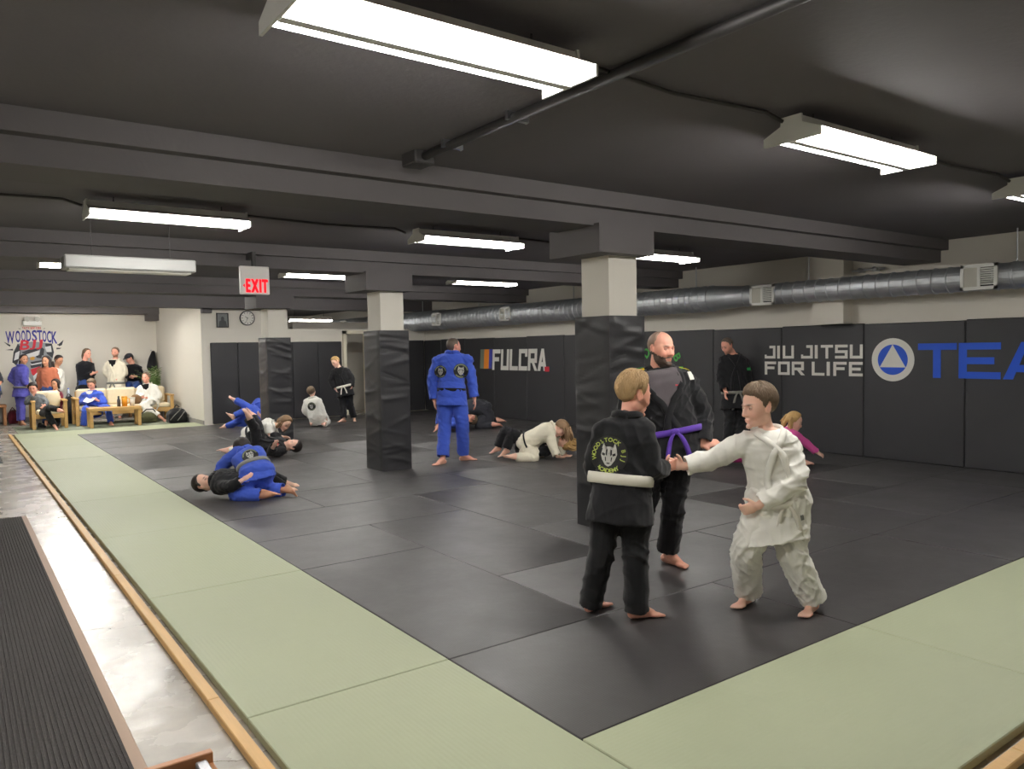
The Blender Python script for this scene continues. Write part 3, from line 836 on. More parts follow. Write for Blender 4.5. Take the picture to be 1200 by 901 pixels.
def foot(mb, an, knee, t, k, fat=1.0):
    t = unit(t); u = knee-an if abs(t[2]) > 1e-6 else V(0, 0, 1); u = unit(u-t*(u@t)); s = np.cross(t, u)
    limb(mb, [an, an+t*.02*k-u*.015*k, an+t*.11*k-u*.05*k], [.036*k, .04*k, .024*k])
    blob(mb, an-t*.03*k-u*.045*k, (.036*k, .03*k, .032*k), (t, s, u))
    limb(mb, [an-t*.02*k-u*.055*k, an+t*.06*k-u*.052*k, an+t*.125*k-u*.06*k], [.024*k, .026*k, .018*k])
    blob(mb, an+t*.115*k-u*.06*k, (.035*k, .043*k, .018*k), (t, s, u))
    for i, (off, ln, r) in enumerate(((.030, .052, .0135), (.0115, .050, .0105), (-.004, .044, .010), (-.018, .037, .0095), (-.031, .028, .009))):
        b = an+t*.13*k-u*.063*k+s*off*k
        limb(mb, [b, b+t*ln*k*.6+u*.002*k, b+t*ln*k-u*.003*k], [r*k*fat, r*k*.95*fat, r*k*.85*fat], 8)

EYE = V(.031, .0700, .002)
def head_shapes(mb, o, X, Y, Z, k, female=False, child=False, ear=True):
    at = lambda x, y, z: o+(X*x+Y*y+Z*z)*k
    A = (X, Y, Z)
    def e(c, r): blob(mb, at(*c), tuple(q*k for q in r), A, 18, 12)
    jw = 0.9 if (female or child) else 1.0
    e((0, -.012, .030), (.076, .096, .085))
    e((0, .030, -.020), (.062*jw, .060, .075))
    e((0, .040, -.078), (.043*jw, .044, .032))
    for s in (-1, 1):
        e((s*.034*jw, .010, -.056), (.030, .046, .044))
        e((s*.034, .050, -.030), (.031, .032, .034))
        if ear:
            ax = (unit(X*s*.95+Y*(-.3)), unit(Y*.95+X*s*.3+Z*(-.2)), Z)
            blob(mb, at(s*.079, -.012, -.006), (.0085*k, .019*k, .031*k), ax, 12, 8)
            blob(mb, at(s*.075, -.004, -.028), (.008*k, .011*k, .012*k), ax, 10, 6)
    for s in (-1, 1): e((s*.046, .022, -.004), (.027, .052, .052))
    e((0, .068, .020), (.052, .022, .012 if not child else .008))
    limb(mb, [at(0, .083, .008), at(0, .095, -.016), at(0, .101 if not child else .098, -.032)], [.009*k, .0105*k, .0135*k], 10)
    for s in (-1, 1): e((s*.013, .090, -.036), (.009, .011, .008))
    e((0, .079, -.100), (.021, .016, .015))
    e((0, .083, -.062), (.023, .011, .0065)); e((0, .081, -.073), (.021, .0115, .0075))
def head_sculpt(me, o, X, Y, Z, k, base, opt):
    co = get_co(me); d = co-o
    q = np.stack([d@X, d@Y, d@Z], 1)/k
    near = (np.abs(q[:, 0]) < .1) & (np.abs(q[:, 1]) < .13) & (np.abs(q[:, 2]) < .14)
    g = lambda c, r: np.exp(-np.sum(((q-np.array(c))/np.array(r))**2, 1))*near
    col = np.tile(np.array(base, float), (len(co), 1))
    def tint(w, c):
        w = np.clip(w, 0, 1)[:, None]; col[:, :3] = col[:, :3]*(1-w)+np.array(c[:3])*w
    mv = np.zeros(len(co)); 
    for s in (-1, 1):
        mv -= .0085*g((s*.031, .083, .003), (.016, .03, .0095))
        mv -= .006*g((s*.016, .088, .004), (.007, .02, .012))
        mv += .004*g((s*.034, .083, .019), (.02, .02, .006))
    mv -= .003*g((0, .092, -.0675), (.022, .02, .003))
    mv -= .004*g((0, .09, -.086), (.02, .02, .006))
    mv -= .003*g((0, .09, -.05), (.006, .02, .006))
    co = co+Y*(mv*k)[:, None]
    for s in (-1, 1): # hollow of the ear
        w = g((s*.084, -.010, -.004), (.012, .009, .017)); co = co-X*(s*w*.006*k)[:, None]
    set_co(me, co)
    b = np.array(base[:3])
    tint(.55*g((0, .09, -.0675), (.023, .03, .010)), b*np.array((.86, .52, .50)))
    tint(.6*g((0, .09, -.0672), (.02, .03, .0022)), b*.38)
    for s in (-1, 1):
        tint(.5*g((s*.042, .06, -.034), (.03, .04, .028)), b*np.array((1.02, .80, .76)))
        tint(.35*g((s*.031, .085, .0), (.018, .03, .012)), b*np.array((.72, .58, .55)))
        bro = g((s*.034, .085, .0225), (.019, .03, .0042))
        tint(.85*np.clip(bro*1.4, 0, 1), opt.get('brow', b*.25))
        tint(.45*g((s*.08, -.01, -.006), (.012, .022, .03)), b*np.array((1.0, .62, .55)))
        tint(.7*g((s*.009, .098, -.0425), (.004, .012, .003)), b*.3)
        if opt.get('eyespot'): tint(.9*np.clip(1.5*g((s*.031, .075, .001), (.012, .03, .006)), 0, 1), b*.12)
    tint(.3*g((0, .1, -.034), (.014, .02, .012)), b*np.array((1.0, .66, .60)))
    if opt.get('stubble'):
        w = np.clip(1.3*np.exp(-((q[:, 2]+.085)/.034)**2)*(q[:, 1] > -.02)*near*(1-1.2*g((0, .09, -.0675), (.026, .03, .011))), 0, 1)
        tint(opt['stubble']*w, opt.get('brow', b*.25))
    set_col(me, col)

HAIRLINE = {
    'short': [(0, 44), (30, 42), (52, 30), (64, 14), (70, -20), (76, -34), (84, -34), (90, -3), (106, -3), (114, -48), (135, -62), (180, -66)],
    'receding': [(0, 88), (40, 84), (58, 66), (70, 30), (75, -8), (78, -36), (84, -36), (90, -3), (106, -3), (114, -40), (135, -50), (180, -52)],
    'long': [(0, 46), (25, 44), (45, 34), (62, 8), (72, -25), (85, -40), (110, -46), (180, -60)],
    'fringe': [(0, 30), (20, 26), (40, 26), (54, 14), (64, 4), (70, -20), (76, -36), (85, -36), (90, -5), (106, -5), (114, -50), (135, -62), (180, -66)],
}
def hair_mesh(o, X, Y, Z, k, style, thick, seed, strands=0, top=None, locks=None, rn=.05):
    rng = np.random.default_rng(seed)
    hl = HAIRLINE[style]
    hx, hy = [a for a, _ in hl], [b for _, b in hl]
    top = thick if top is None else top
    c0 = V(0, -.012, .030); E = V(.0775, .0975, .0865)
    def shell(az, el, extra=0.0):
        daz = abs((az+180) % 360-180)
        lim = np.interp(daz, hx, hy)
        a, b = math.radians(az), math.radians(el)
        d = V(math.sin(a)*math.cos(b), math.cos(a)*math.cos(b), math.sin(b))
        r = 1/np.linalg.norm(d/E)
        if daz > 108 and el < -8: r = max(r, min(.135, rn/max(.2, math.cos(b)))*min(1, (daz-108)/14)+r*(1-min(1, (daz-108)/14)))
        w = min(1, max(0, (el-lim+2)/6)); w = w*w*(3-2*w); tp = min(1, max(.18, (el-lim)/24+.18))
        t = (thick+(top-thick)*max(0, math.sin(b))**1.5)
        n_ = .22*math.sin(az*.42+seed)+.25*math.sin(az*.9+el*.07+seed*2)+.2*math.sin(el*.2+az*.13+seed)
        return c0+d*(r+(-.016)*(1-w)+w*t*tp*(1+.45*n_*.6)+extra)
    mb = MB()
    NA, NE_ = (72, 44) if strands else (40, 24)
    vv = [shell(0, 90)]
    for j in range(1, NE_):
        for i in range(NA): vv.append(shell(360*i/NA, 90-180*j/NE_))
    vv.append(shell(0, -90))
    W = lambda q: o+(X*q[0]+Y*q[1]+Z*q[2])*k
    ff = [(0, 1+(i+1) % NA, 1+i) for i in range(NA)]
    ff += [(1+(j-1)*NA+i, 1+(j-1)*NA+(i+1) % NA, 1+j*NA+(i+1) % NA, 1+j*NA+i) for j in range(1, NE_-1) for i in range(NA)]
    L = len(vv)-1
    ff += [(L, 1+(NE_-2)*NA+i, 1+(NE_-2)*NA+(i+1) % NA) for i in range(NA)]
    mb.add([W(q) for q in vv], ff)
    for s in range(strands):
        az = rng.uniform(0, 360); daz = abs((az+180) % 360-180)
        lim = np.interp(daz, hx, hy)
        e0 = rng.uniform(max(lim, 10)+5, 88); e1 = max(lim-rng.uniform(-2, 6), e0-rng.uniform(25, 55))
        sw = rng.uniform(-16, 16)
        pts = [W(shell(az+sw*t, e0+(e1-e0)*t, .0002+.0028*math.sin(math.pi*t)*rng.uniform(.2, 1))) for t in (0, .35, .7, 1)]
        mb.tube(pts, [.0008*k, .0024*k, .0022*k, .0006*k], 5)
    for pts, r0, r1 in (locks or ()):
        pts = [V(*p) for p in pts]
        limb(mb, pts, list(np.linspace(r0, r1, len(pts))), 10)
        for s in range(6):
            j = rng.normal(size=3)*r0*.6
            limb(mb, [p+j for p in pts], list(np.linspace(r0*.5, r1*.35, len(pts))), 6)
    return mb

def band(bvh, pts, width_dir, w, t, closed=False, lift=0.004, snap=True):
    """flat strip lying on a surface: list of points -> snapped strip mesh"""
    out = []
    P = []
    for p in pts:
        if bvh is not None and snap:
            loc, nor, _, _ = bvh.find_nearest(Vector(p))
            P.append((V(*loc), V(*nor)))
        elif isinstance(p, tuple): P.append(p)
        else: P.append((V(*p), None))
    n = len(P)
    rows = []
    lift_f = lift if callable(lift) else (lambda i: lift)
    for i in range(n):
        p, nr = P[i]; lift = lift_f(i)
        a = P[(i-1) % n][0] if closed or i > 0 else p
        b = P[(i+1) % n][0] if closed or i < n-1 else p
        tg = unit(b-a)
        if callable(width_dir): wd = width_dir(i)
        elif width_dir is None: wd = None
        else: wd = width_dir
        if wd is None: wd = unit(np.cross(nr, tg))
        if nr is None: nr = unit(np.cross(tg, wd))
        nr2 = unit(np.cross(tg, wd)); nr2 = nr2 if nr2@nr > 0 else -nr2
        rows.append([p+nr2*lift-wd*w/2, p+nr2*lift+wd*w/2, p+nr2*(lift+t)+wd*w*.46, p+nr2*(lift+t*1.15), p+nr2*(lift+t)-wd*w*.46])
    mb = MB(); m = 5
    vv = [v for r in rows for v in r]
    rng_ = range(n if closed else n-1)
    ff = [(i*m+k, i*m+(k+1) % m, ((i+1) % n)*m+(k+1) % m, ((i+1) % n)*m+k) for i in rng_ for k in range(m)]
    if not closed: ff += [tuple(range(m)), tuple((n-1)*m+k for k in reversed(range(m)))]
    return mb.add(vv, ff)
def dense(pts, n):
    """resample a polyline smoothly (Catmull-Rom)"""
    P = [V(*p) for p in pts]; out = []
    for i in range(len(P)-1):
        p0, p1, p2, p3 = P[max(i-1, 0)], P[i], P[i+1], P[min(i+2, len(P)-1)]
        for t in np.linspace(0, 1, n, endpoint=False):
            out.append(.5*((2*p1)+(-p0+p2)*t+(2*p0-5*p1+4*p2-p3)*t*t+(-p0+3*p1-3*p2+p3)*t**3))
    out.append(P[-1]); return out

def hull_bvh(mb):
    bm = bmesh.new(); vs_ = [bm.verts.new(v) for v in mb.v]
    for f in mb.f: bm.faces.new([vs_[i] for i in f])
    bmesh.ops.recalc_face_normals(bm, faces=bm.faces[:]); bm.normal_update()
    t = BVHTree.FromBMesh(bm); bm.free(); return t
REPORT = []
DONE = {}
SEG = dict(neck=('pel', .295), head=('neck', .115), sl=('neck', .105), sr=('neck', .105), el=('sl', .175), er=('sr', .175), wl=('el', .15), wr=('er', .15),
           hl=('pel', .055), hr=('pel', .055), kl=('hl', .245), kr=('hr', .245), al=('kl', .24), ar=('kr', .24), tl=('al', .11), tr=('ar', .11), fl=('wl', .1), fr=('wr', .1))
ORDER = ['neck', 'head', 'sl', 'sr', 'el', 'er', 'wl', 'wr', 'hl', 'hr', 'kl', 'kr', 'al', 'ar', 'tl', 'tr', 'fl', 'fr']
def solve(j, D, H):
    """joint pixels (x, y[, s]) -> world; s in -1..1 is how much of the missing bone length goes away from (+) or towards (-) the camera"""
    out = {}; dep = {}
    x, y = j['pel'][:2]; dep['pel'] = D+(j['pel'][2] if len(j['pel']) > 2 else 0); out['pel'] = spot(x, y, dep['pel'])
    for nme in ORDER:
        if nme not in j: continue
        par, fr = SEG[nme]
        if par not in out: continue
        q = j[nme]; s = q[2] if len(q) > 2 else 0.0
        pl = np.linalg.norm(spot(q[0], q[1], dep[par])-out[par])
        L = fr*H
        miss = math.sqrt(max(0, L*L-pl*pl))
        dep[nme] = dep[par]+s*miss
        out[nme] = spot(q[0], q[1], dep[nme])
    return out

def person(label, j, D, H, top, legs, belt=None, face=(0, 0, -1), hup=None, hh=None, skin='light', hair=('short', .012, 'hair_brown'),
           vox=.012, hero=False, female=False, group=None, feet=True, arch=0.0, seed=1, jacket='gi', skirt=.13, vopen=.5, inner=None,
           bulk=1.0, lbulk=None, sleeve=1.0, curl=(.35, .35), floor_z=0.0, ground=True, belt_f=.06, tails=True, locks=None, emblems=(), palms=None, beard=False,
           stubble=0, sleeve_end=.93, pant_end=.95, flat=True, stand=False, bw=.045, strands=0, topt=None, palmdir=None, shoes=None, loose=1.0, fold=1.0, hand_fat=1.0, knot=True, hs=1.0, dz=0.0):
    k = H/1.75
    J = solve(j, D, H)
    child = H < 1.5
    hh = hh or (.228 if not child else .205+.02*(H-1.0)/.5)
    hk = hh/.228*hs
    up = unit(J['neck']-J['pel'])
    side = J['sl']-J['sr']; side = unit(side-up*(side@up))
    front = np.cross(side, up)
    J.setdefault('hl', J['pel']+unit(side+0*up)*.055*H*.95); J.setdefault('hr', J['pel']-side*.055*H*.95)
    # hips given by the spine: knees hang from them
    dep_of = lambda p: float((p-V(0, 0, CAM_H))@CF)
    for s_ in 'lr':
        for nme, par in (('k'+s_, 'h'+s_), ('a'+s_, 'k'+s_), ('t'+s_, 'a'+s_), ('f'+s_, 'w'+s_)):
            if nme in j and par in J:
                q = j[nme]; s = q[2] if len(q) > 2 else 0.0; dp = dep_of(J[par])
                pl = np.linalg.norm(spot(q[0], q[1], dp)-J[par]); L = SEG[nme][1]*H
                J[nme] = spot(q[0], q[1], dp+s*math.sqrt(max(0, L*L-pl*pl)))
                if nme[0] == 'a' and stand: J[nme] = spot(q[0], q[1], ground_depth(q[0], q[1], floor_z+.081*k))
    fwd = vdir(*face)
    hz = vdir(*hup) if hup is not None else unit(unit(J['head']-J['neck'])*.6+VU*.6)
    hz = unit(hz-fwd*(hz@fwd)); hx = np.cross(fwd, hz)
    ho = J['head']
    lbulk = bulk if lbulk is None else lbulk
    hl_side = unit(J['hl']-J['hr'])
    def spine(f):
        p = J['pel']+(J['neck']-J['pel'])*f
        return p-front*arch*H*math.sin(math.pi*min(1, max(0, f)))
    def sd(f): return unit(hl_side*(1-min(1, max(0, f)))+side*min(1, max(0, f)))
    def fr_(f):
        s = sd(f); return unit(np.cross(s, up))
    # ---- body: one continuous surface
    b = MB()
    prof = [(-.20, .045, .045), (-.1, .085, .062), (0, .097, .068), (.22, .090, .062), (.45, .084, .060), (.7, .098, .066), (.86, .092, .055), (.95, .056, .042), (1.02, .034, .034)]
    bb = .88+.12*bulk
    loft(b, [ring(spine(f), sd(f), fr_(f), a*H*bb, c*H*bb, 20) for f, a, c in prof])
    limb(b, [J['neck']-up*.02*H, J['neck']*.35+(ho-hz*.07*hk-fwd*.018*hk)*.65, ho-hz*.05*hk-fwd*.018*hk], [.034*H*bb, .031*H*bb*(.9 if child or female else 1.03), .030*H*bb], 14)
    for s_ in 'lr':
        limb(b, [J['s'+s_]*.85+J['neck']*.15-up*.012*H, J['e'+s_], J['w'+s_]], [.031*H*bb, .026*H*bb, .0165*H], 12)
        if 'k'+s_ in J and 'a'+s_ in J:
            kn, an = J['k'+s_], J['a'+s_]
            limb(b, [J['h'+s_], kn, kn*.65+an*.35, an], [.05*H*bb, .033*H*bb, .032*H*bb, .021*H], 12)
            if feet:
                t = J['t'+s_]-an if 't'+s_ in J else None
                if t is None:
                    t = front*1.0; t[2] = 0
                if flat and an[2] < .2: t[2] = 0
                foot(b, an, kn, t, k*(1.0 if not child else 1.03), hand_fat)
        w = J['w'+s_]; d = (J['f'+s_]-w) if 'f'+s_ in J else (w-J['e'+s_])
        pn = (vdir(*palms[s_]) if palms and s_ in palms else J['pel']*.5+J['neck']*.5-w)
        hand(b, w, d, pn, k*(1.0 if not child else 1.04), curl[0 if s_ == 'l' else 1], s_ == 'r', hand_fat)
    head_shapes(b, ho, hx, fwd, hz, hk, female, child)
    body = remesh(b, vox, 5 if hero else 1)
    opt = {'brow': np.array(M[hair[2]].node_tree.nodes['Principled BSDF'].inputs['Base Color'].default_value[:3])*.45 if hair else None, 'eyespot': not hero, 'stubble': stubble}
    if opt['brow'] is None: opt['brow'] = np.array(srgb(60, 44, 36)[:3])
    head_sculpt(body, ho, hx, fwd, hz, hk, SKIN[skin], opt)
    # ---- trousers
    made = {}
    cv = .0078 if hero else vox*1.25
    focus = [(J[q], .11*k) for q in ('kl', 'kr', 'hl', 'hr') if q in J]
    if legs:
        t = MB()
        loose_l = loose
        loft(t, [ring(spine(f), sd(f), fr_(f), a*H*lbulk, c*H*lbulk, 20) for f, a, c in ((-.24, .05, .055), (-.12, .095, .08), (0, .108, .084), (.2, .102, .075), (.3, .09, .065))])
        for s_ in 'lr':
            if 'k'+s_ in J and 'a'+s_ in J:
                hp, kn, an = J['h'+s_], J['k'+s_], J['a'+s_]
                en = kn+(an-kn)*pant_end
                limb(t, [hp, hp*.45+kn*.55, kn, kn*.5+en*.5, en], [r*H*lbulk*loose_l for r in (.062, .058, .050, .0475, .046)], 16, hollow=.05*k, wall=.015*k)
        pm = remesh(t, cv, 2)
        crumple(pm, .0105*k*fold, seed*7+1, (.05*k+.01, .17*k), focus)
        made['trousers'] = (pm, legs)
    # ---- jacket
    if top:
        t = MB(); ex = 1.0
        gi = jacket == 'gi'
        w_ = 1.0 if gi else .93
        pr = [(.0, .116, .086), (.2, .110, .082), (.45, .108, .080), (.7, .117, .083), (.86, .116, .074), (.955, .078, .056), (1.0, .052, .046)]
        rg = [ring(spine(f), sd(f), fr_(f), a*H*bulk*w_, c*H*bulk*w_, 22) for f, a, c in pr]
        if skirt:
            sk = -up
            td = []
            for s_ in 'lr':
                if 'k'+s_ in J: td.append(unit(J['k'+s_]-J['h'+s_]))
            if td: sk = unit(unit(sum(td))+(-up)*.35)
            f0 = unit(np.cross(hl_side, -sk))
            sr = []
            for q, a, c in ((1.0, .138, .108), (.5, .128, .098)):
                sr.append(ring(J['pel']+sk*skirt*H*q, hl_side, f0, a*H*bulk*w_, c*H*bulk*w_, 22))
            inn = [ring(J['pel']+sk*skirt*H*q, hl_side, f0, (a*H*bulk*w_-.02*k), (c*H*bulk*w_-.02*k), 22) for q, a, c in ((.35, .118, .09), (1.0, .138, .108))]
            rg = inn+sr+rg
        loft(t, rg)
        trunk = hull_bvh(t)
        for s_ in 'lr':
            sh, el, wr = J['s'+s_], J['e'+s_], J['w'+s_]
            en = el+(wr-el)*sleeve_end if sleeve_end <= 1 else wr
            sh2 = sh*.8+J['neck']*.2
            limb(t, [spine(.93), sh*.5+J['neck']*.5-up*.012*H, sh-up*.004*H], [.044*H*bulk, .043*H*bulk, .046*H*bulk], 14)
            fac = bulk*(1.0 if gi else .86)*sleeve
            limb(t, [sh2-up*.008*H, sh*.4+el*.6, el, el*.4+en*.6, en], [r*H*fac for r in (.05, .049, .044, .042, .0415)], 16, hollow=.05*k if gi else 0.03*k, wall=.014*k)
        jm = remesh(t, cv, 2)
        crumple(jm, .0095*k*fold, seed*13+5, (.05*k+.01, .18*k), [(J[q], .10*k) for q in ('el', 'er', 'sl', 'sr')]+[(spine(.2), .16*k)])
        made['jacket' if jacket == 'gi' else jacket] = (jm, top)
    # ---- rest the figure on the ground
    lo = min([get_co(body)[:, 2].min()]+[get_co(m_)[:, 2].min() for m_, _ in made.values()])
    shift = V(0, 0, (floor_z+.001-lo) if ground else 0)+V(0, 0, dz)
    base = (J['al']+J['ar'])/2 if 'al' in J and 'ar' in J else J['pel']
    bl = {n_: round(float(np.linalg.norm(J[n_]-J[SEG[n_][0]])/H/SEG[n_][1]), 2) for n_ in ORDER if n_ in J and SEG[n_][0] in J and n_ not in ('tl', 'tr', 'fl', 'fr')}
    DONE[label] = J
    REPORT.append((label[:40], 'shift %.3f' % shift[2], {a: c for a, c in bl.items() if c < .8 or c > 1.25}))
    root = empty('person', (base[0], base[1], floor_z), label, 'person', group)
    loc = -V(base[0], base[1], floor_z)+shift
    def put(nme, me, mat, parent=root, smooth=True, lb=None):
        o = link(nme, me, M[mat] if isinstance(mat, str) else mat, None, smooth)
        o.parent = parent
        if parent is root: o.location = Vector(loc)
        if lb: o['label'] = lb
        return o
    def putmb(nme, mb, mat, parent=root, smooth=True, lb=None):
        me = bpy.data.meshes.new(nme); me.from_pydata(mb.v, [], mb.f); me.update()
        return put(nme, me, mat, parent, smooth, lb)
    put('body', body, 'skin')
    objs = {}
    for nme, (me, mt) in made.items(): objs[nme] = put(nme, me, mt)
    # ---- hair, eyes, beard
    if hair:
        lk = None
        if locks: lk = [([ho+(hx*p[0]+fwd*p[1]+hz*p[2])*hk if len(p) == 3 else p for p in pts], r0*hk, r1*hk) for pts, r0, r1 in locks]
        putmb('hair', hair_mesh(ho, hx, fwd, hz, hk, hair[0], hair[1], seed, strands, topt, lk, .031*H*bb*(.9 if child or female else 1.03)/hk+.006), hair[2])
    if hero:
        for s in (-1, 1):
            e = ho+(hx*s*EYE[0]+fwd*(EYE[1]-.0015)+hz*EYE[2])*hk
            eb = putmb('eye', MB().ball(e, 0.0098*hk, n=16, m=12), 'eye_white')
            gd = unit(fwd-hz*.3)
            putmb('iris', MB().ball(e+gd*.0054*hk, .0056*hk, n=12, m=8), 'iris', eb)
            lid = MB()
            for zz, yy in ((.0048, .0098), (-.0062, .0075)):
                pts = [e+(hx*x*.0135+hz*(zz*(1-x*x*.85))+fwd*(yy-.007*x*x))*hk for x in (-1, -.6, 0, .6, 1)]
                lid.tube(pts, [.0012*hk, .0036*hk, .0042*hk, .0036*hk, .0012*hk], 8)
            le = putmb('eyelid', lid, material('eyelid_skin', tuple(c*.8 for c in SKIN[skin][:3])+(1,), .5), eb)
    if beard:   # grown straight from the jaw and lip of the body surface
        co, no = get_co(body), get_no(body)
        q = np.stack([(co-ho)@hx, (co-ho)@fwd, (co-ho)@hz], 1)/hk
        az = np.degrees(np.arctan2(np.abs(q[:, 0]), q[:, 1]+.012))
        zt = np.interp(az, [0, 13, 18, 32, 60, 84, 92], [-.081, -.079, -.056, -.050, -.036, -.014, .0])
        zb = np.interp(az, [0, 40, 70, 92], [-.150, -.128, -.104, -.050])
        rag = .0022*np.sin(q[:, 0]*900)*np.cos(q[:, 2]*700)
        m1 = np.minimum((zt-q[:, 2]+rag)/.006, (q[:, 2]-zb)/.012)
        m2 = np.minimum((.030-np.abs(q[:, 0]))/.006, np.minimum((-.0475-.12*np.abs(q[:, 0])-q[:, 2])/.004, (q[:, 2]+.0605+.1*np.abs(q[:, 0]))/.004))
        m = np.clip(np.maximum(m1, m2), 0, 1)*(az < 92)*(q[:, 2] > -.16)*(q[:, 1] > -.03)
        fs = [tuple(p_.vertices) for p_ in body.polygons if all(m[i] > 0 for i in p_.vertices)]
        used = sorted({i for f in fs for i in f}); ix = {o_: n_ for n_, o_ in enumerate(used)}
        gr = .0006+.0038*m*(1+.25*np.sin(q[:, 0]*1300+q[:, 2]*500))
        mb = MB().add([co[i]+no[i]*gr[i]*hk for i in used], [tuple(ix[i] for i in f) for f in fs])
        putmb('beard', mb, 'beard')
    # ---- lapels, inner shirt, belt, emblems on the jacket
    if top and jacket == 'gi':
        jm = made['jacket'][0]
        bvh = BVHTree.FromPolygons([Vector(v.co) for v in jm.vertices], [tuple(p.vertices) for p in jm.polygons])
        S = lambda a, c, f: spine(f)+sd(f)*a*H*bulk+fr_(f)*c*H*bulk
        wv = vopen
        def hugp(p):
            lo_, nr_, _, _ = trunk.find_nearest(Vector(p))
            h_ = bvh.ray_cast(lo_+nr_*.05, -nr_)
            d = 0.0 if h_[0] is None else min(.018, max(-.004, .05-h_[3]))
            return V(*lo_)+V(*nr_)*d, V(*nr_)
        paths = {}
        for sg in (1, -1):
            cr = -.045 if sg > 0 else -.03
            pts = [S(0, -.055, 1.0), S(sg*.034, -.046, 1.02), S(sg*.056, -.004, .985), S(sg*(.04+.02*wv), .05, .90), S(sg*(.0+.078*wv), .1, .70), S(sg*(cr+.055*wv), .11, .42), S(sg*(cr-.012+.02*wv), .11, belt_f+.02)]
            pts = dense(pts, 9 if hero else 2)
            prep = []
            for p in pts:
                f_ = float((p-J['pel'])@up)/np.linalg.norm(J['neck']-J['pel'])
                rad = p-spine(1.0); rad = unit(rad-up*(rad@up))
                prep.append((p, rad) if f_ > .955 else hugp(p))
            paths[sg] = [q[0] for q in prep]
            lp = band(None, prep, None, .045*k*1.05, .009*k, lift=.003)
            putmb('lapel', lp, top, objs['jacket'])
        if inner:
            n_ = len(paths[1]); i0, i1 = int(n_*(.31 if hero else .43)), int(n_*(.62+.3*wv))
            grid = []; cols = 25 if hero else 9
            for i in range(i0, i1):
                for c in range(cols):
                    q = paths[1][i]*(1-c/(cols-1))+paths[-1][i]*(c/(cols-1))
                    q = q+fr_(.7)*.05*math.sin(math.pi*c/(cols-1))
                    h_ = bvh.ray_cast(Vector(q+fr_(.7)*.2), Vector(-fr_(.7)))
                    grid.append((V(*h_[0]) if h_[0] is not None else q)+fr_(.7)*(.004 if hero else .006))
            ax = fr_(.7); G = np.array(grid).reshape(-1, cols, 3); D_ = G@ax; Dm = D_.copy()
            for da in (-2, -1, 0, 1, 2):
                for dc in (-2, -1, 0, 1, 2):
                    Dm = np.maximum(Dm, np.pad(D_, 2, mode='edge')[2+da:2+da+D_.shape[0], 2+dc:2+dc+D_.shape[1]])
            for _ in range(2):
                Pd = np.pad(Dm, 1, mode='edge'); Dm = np.maximum(D_, (Pd[:-2, 1:-1]+Pd[2:, 1:-1]+Pd[1:-1, :-2]+Pd[1:-1, 2:]+2*Dm)/6)
            grid = list((G+(Dm-D_)[..., None]*ax).reshape(-1, 3))
            mb = MB().add(grid, [(a*cols+c, a*cols+c+1, (a+1)*cols+c+1, (a+1)*cols+c) for a in range(i1-i0-1) for c in range(cols-1)])
            putmb('undershirt' if inner in M else 'chest', mb, M[inner] if inner in M else material('chest_skin', SKIN[inner], .5), objs['jacket'])
            if inner == 'shirt_grey':
                cb = MB().add([p_+fr_(.7)*.0025 for p_ in grid[:cols*4]], [(a*cols+c, a*cols+c+1, (a+1)*cols+c+1, (a+1)*cols+c) for a in range(3) for c in range(cols-1)])
                putmb('shirt_collar', cb, 'shirt_black', objs['jacket'])
        if belt:
            n_ = 40 if hero else 20
            rp = [spine(belt_f)+sd(belt_f)*math.cos(2*math.pi*i/n_)*.14*H*bulk+fr_(belt_f)*math.sin(2*math.pi*i/n_)*.11*H*bulk for i in range(n_)]
            hug = []
            for q in rp:
                lo_, nr_, _, _ = trunk.find_nearest(Vector(q))
                h_ = bvh.ray_cast(lo_+nr_*.05, -nr_)
                hug.append(0.0 if h_[0] is None else min(.024, max(0, .05-h_[3])))
            hug = [max(hug[(i+q) % n_] for q in (-2, -1, 0, 1, 2)) for i in range(n_)]
            hug = [(hug[i-1]+2*hug[i]+hug[(i+1) % n_])/4 for i in range(n_)]
            bo = putmb('belt', band(trunk, rp, up, bw*k, .009*k, closed=True, lift=lambda i: hug[i]+.004), belt)
            if knot:
                fc = spine(belt_f)+fr_(belt_f)*.16*H
                h_ = trunk.ray_cast(Vector(fc), Vector(-fr_(belt_f)))
                kp = V(*h_[0]) if h_[0] is not None else spine(belt_f)+fr_(belt_f)*.09*H
                kp = kp+fr_(belt_f)*.022*k
                kb = MB(); blob(kb, kp, (.03*k, .016*k, .022*k), (sd(0), fr_(0), up), 12, 8)
                putmb('knot', kb, belt, bo)
                if tails:
                    for sg in (1, -1):
                        dn = unit(-up*.75-VU*.5)
                        pts = dense([kp, kp+sd(0)*sg*.04*k+dn*.05*k+fr_(0)*.012*k, kp+sd(0)*sg*.07*k+dn*.15*k+fr_(0)*.012*k, kp+sd(0)*sg*.085*k+dn*.26*k], 4)
                        putmb('belt_end', band(None, pts, unit(sd(0)+dn*.35*sg), .040*k, .006*k, lift=0, snap=False), belt, bo)
        for em in emblems: em(bvh, S, spine, sd, fr_, up, H, putmb, objs['jacket'], k)
    return dict(root=root, J=J, spine=spine, sd=sd, fr=fr_, up=up)

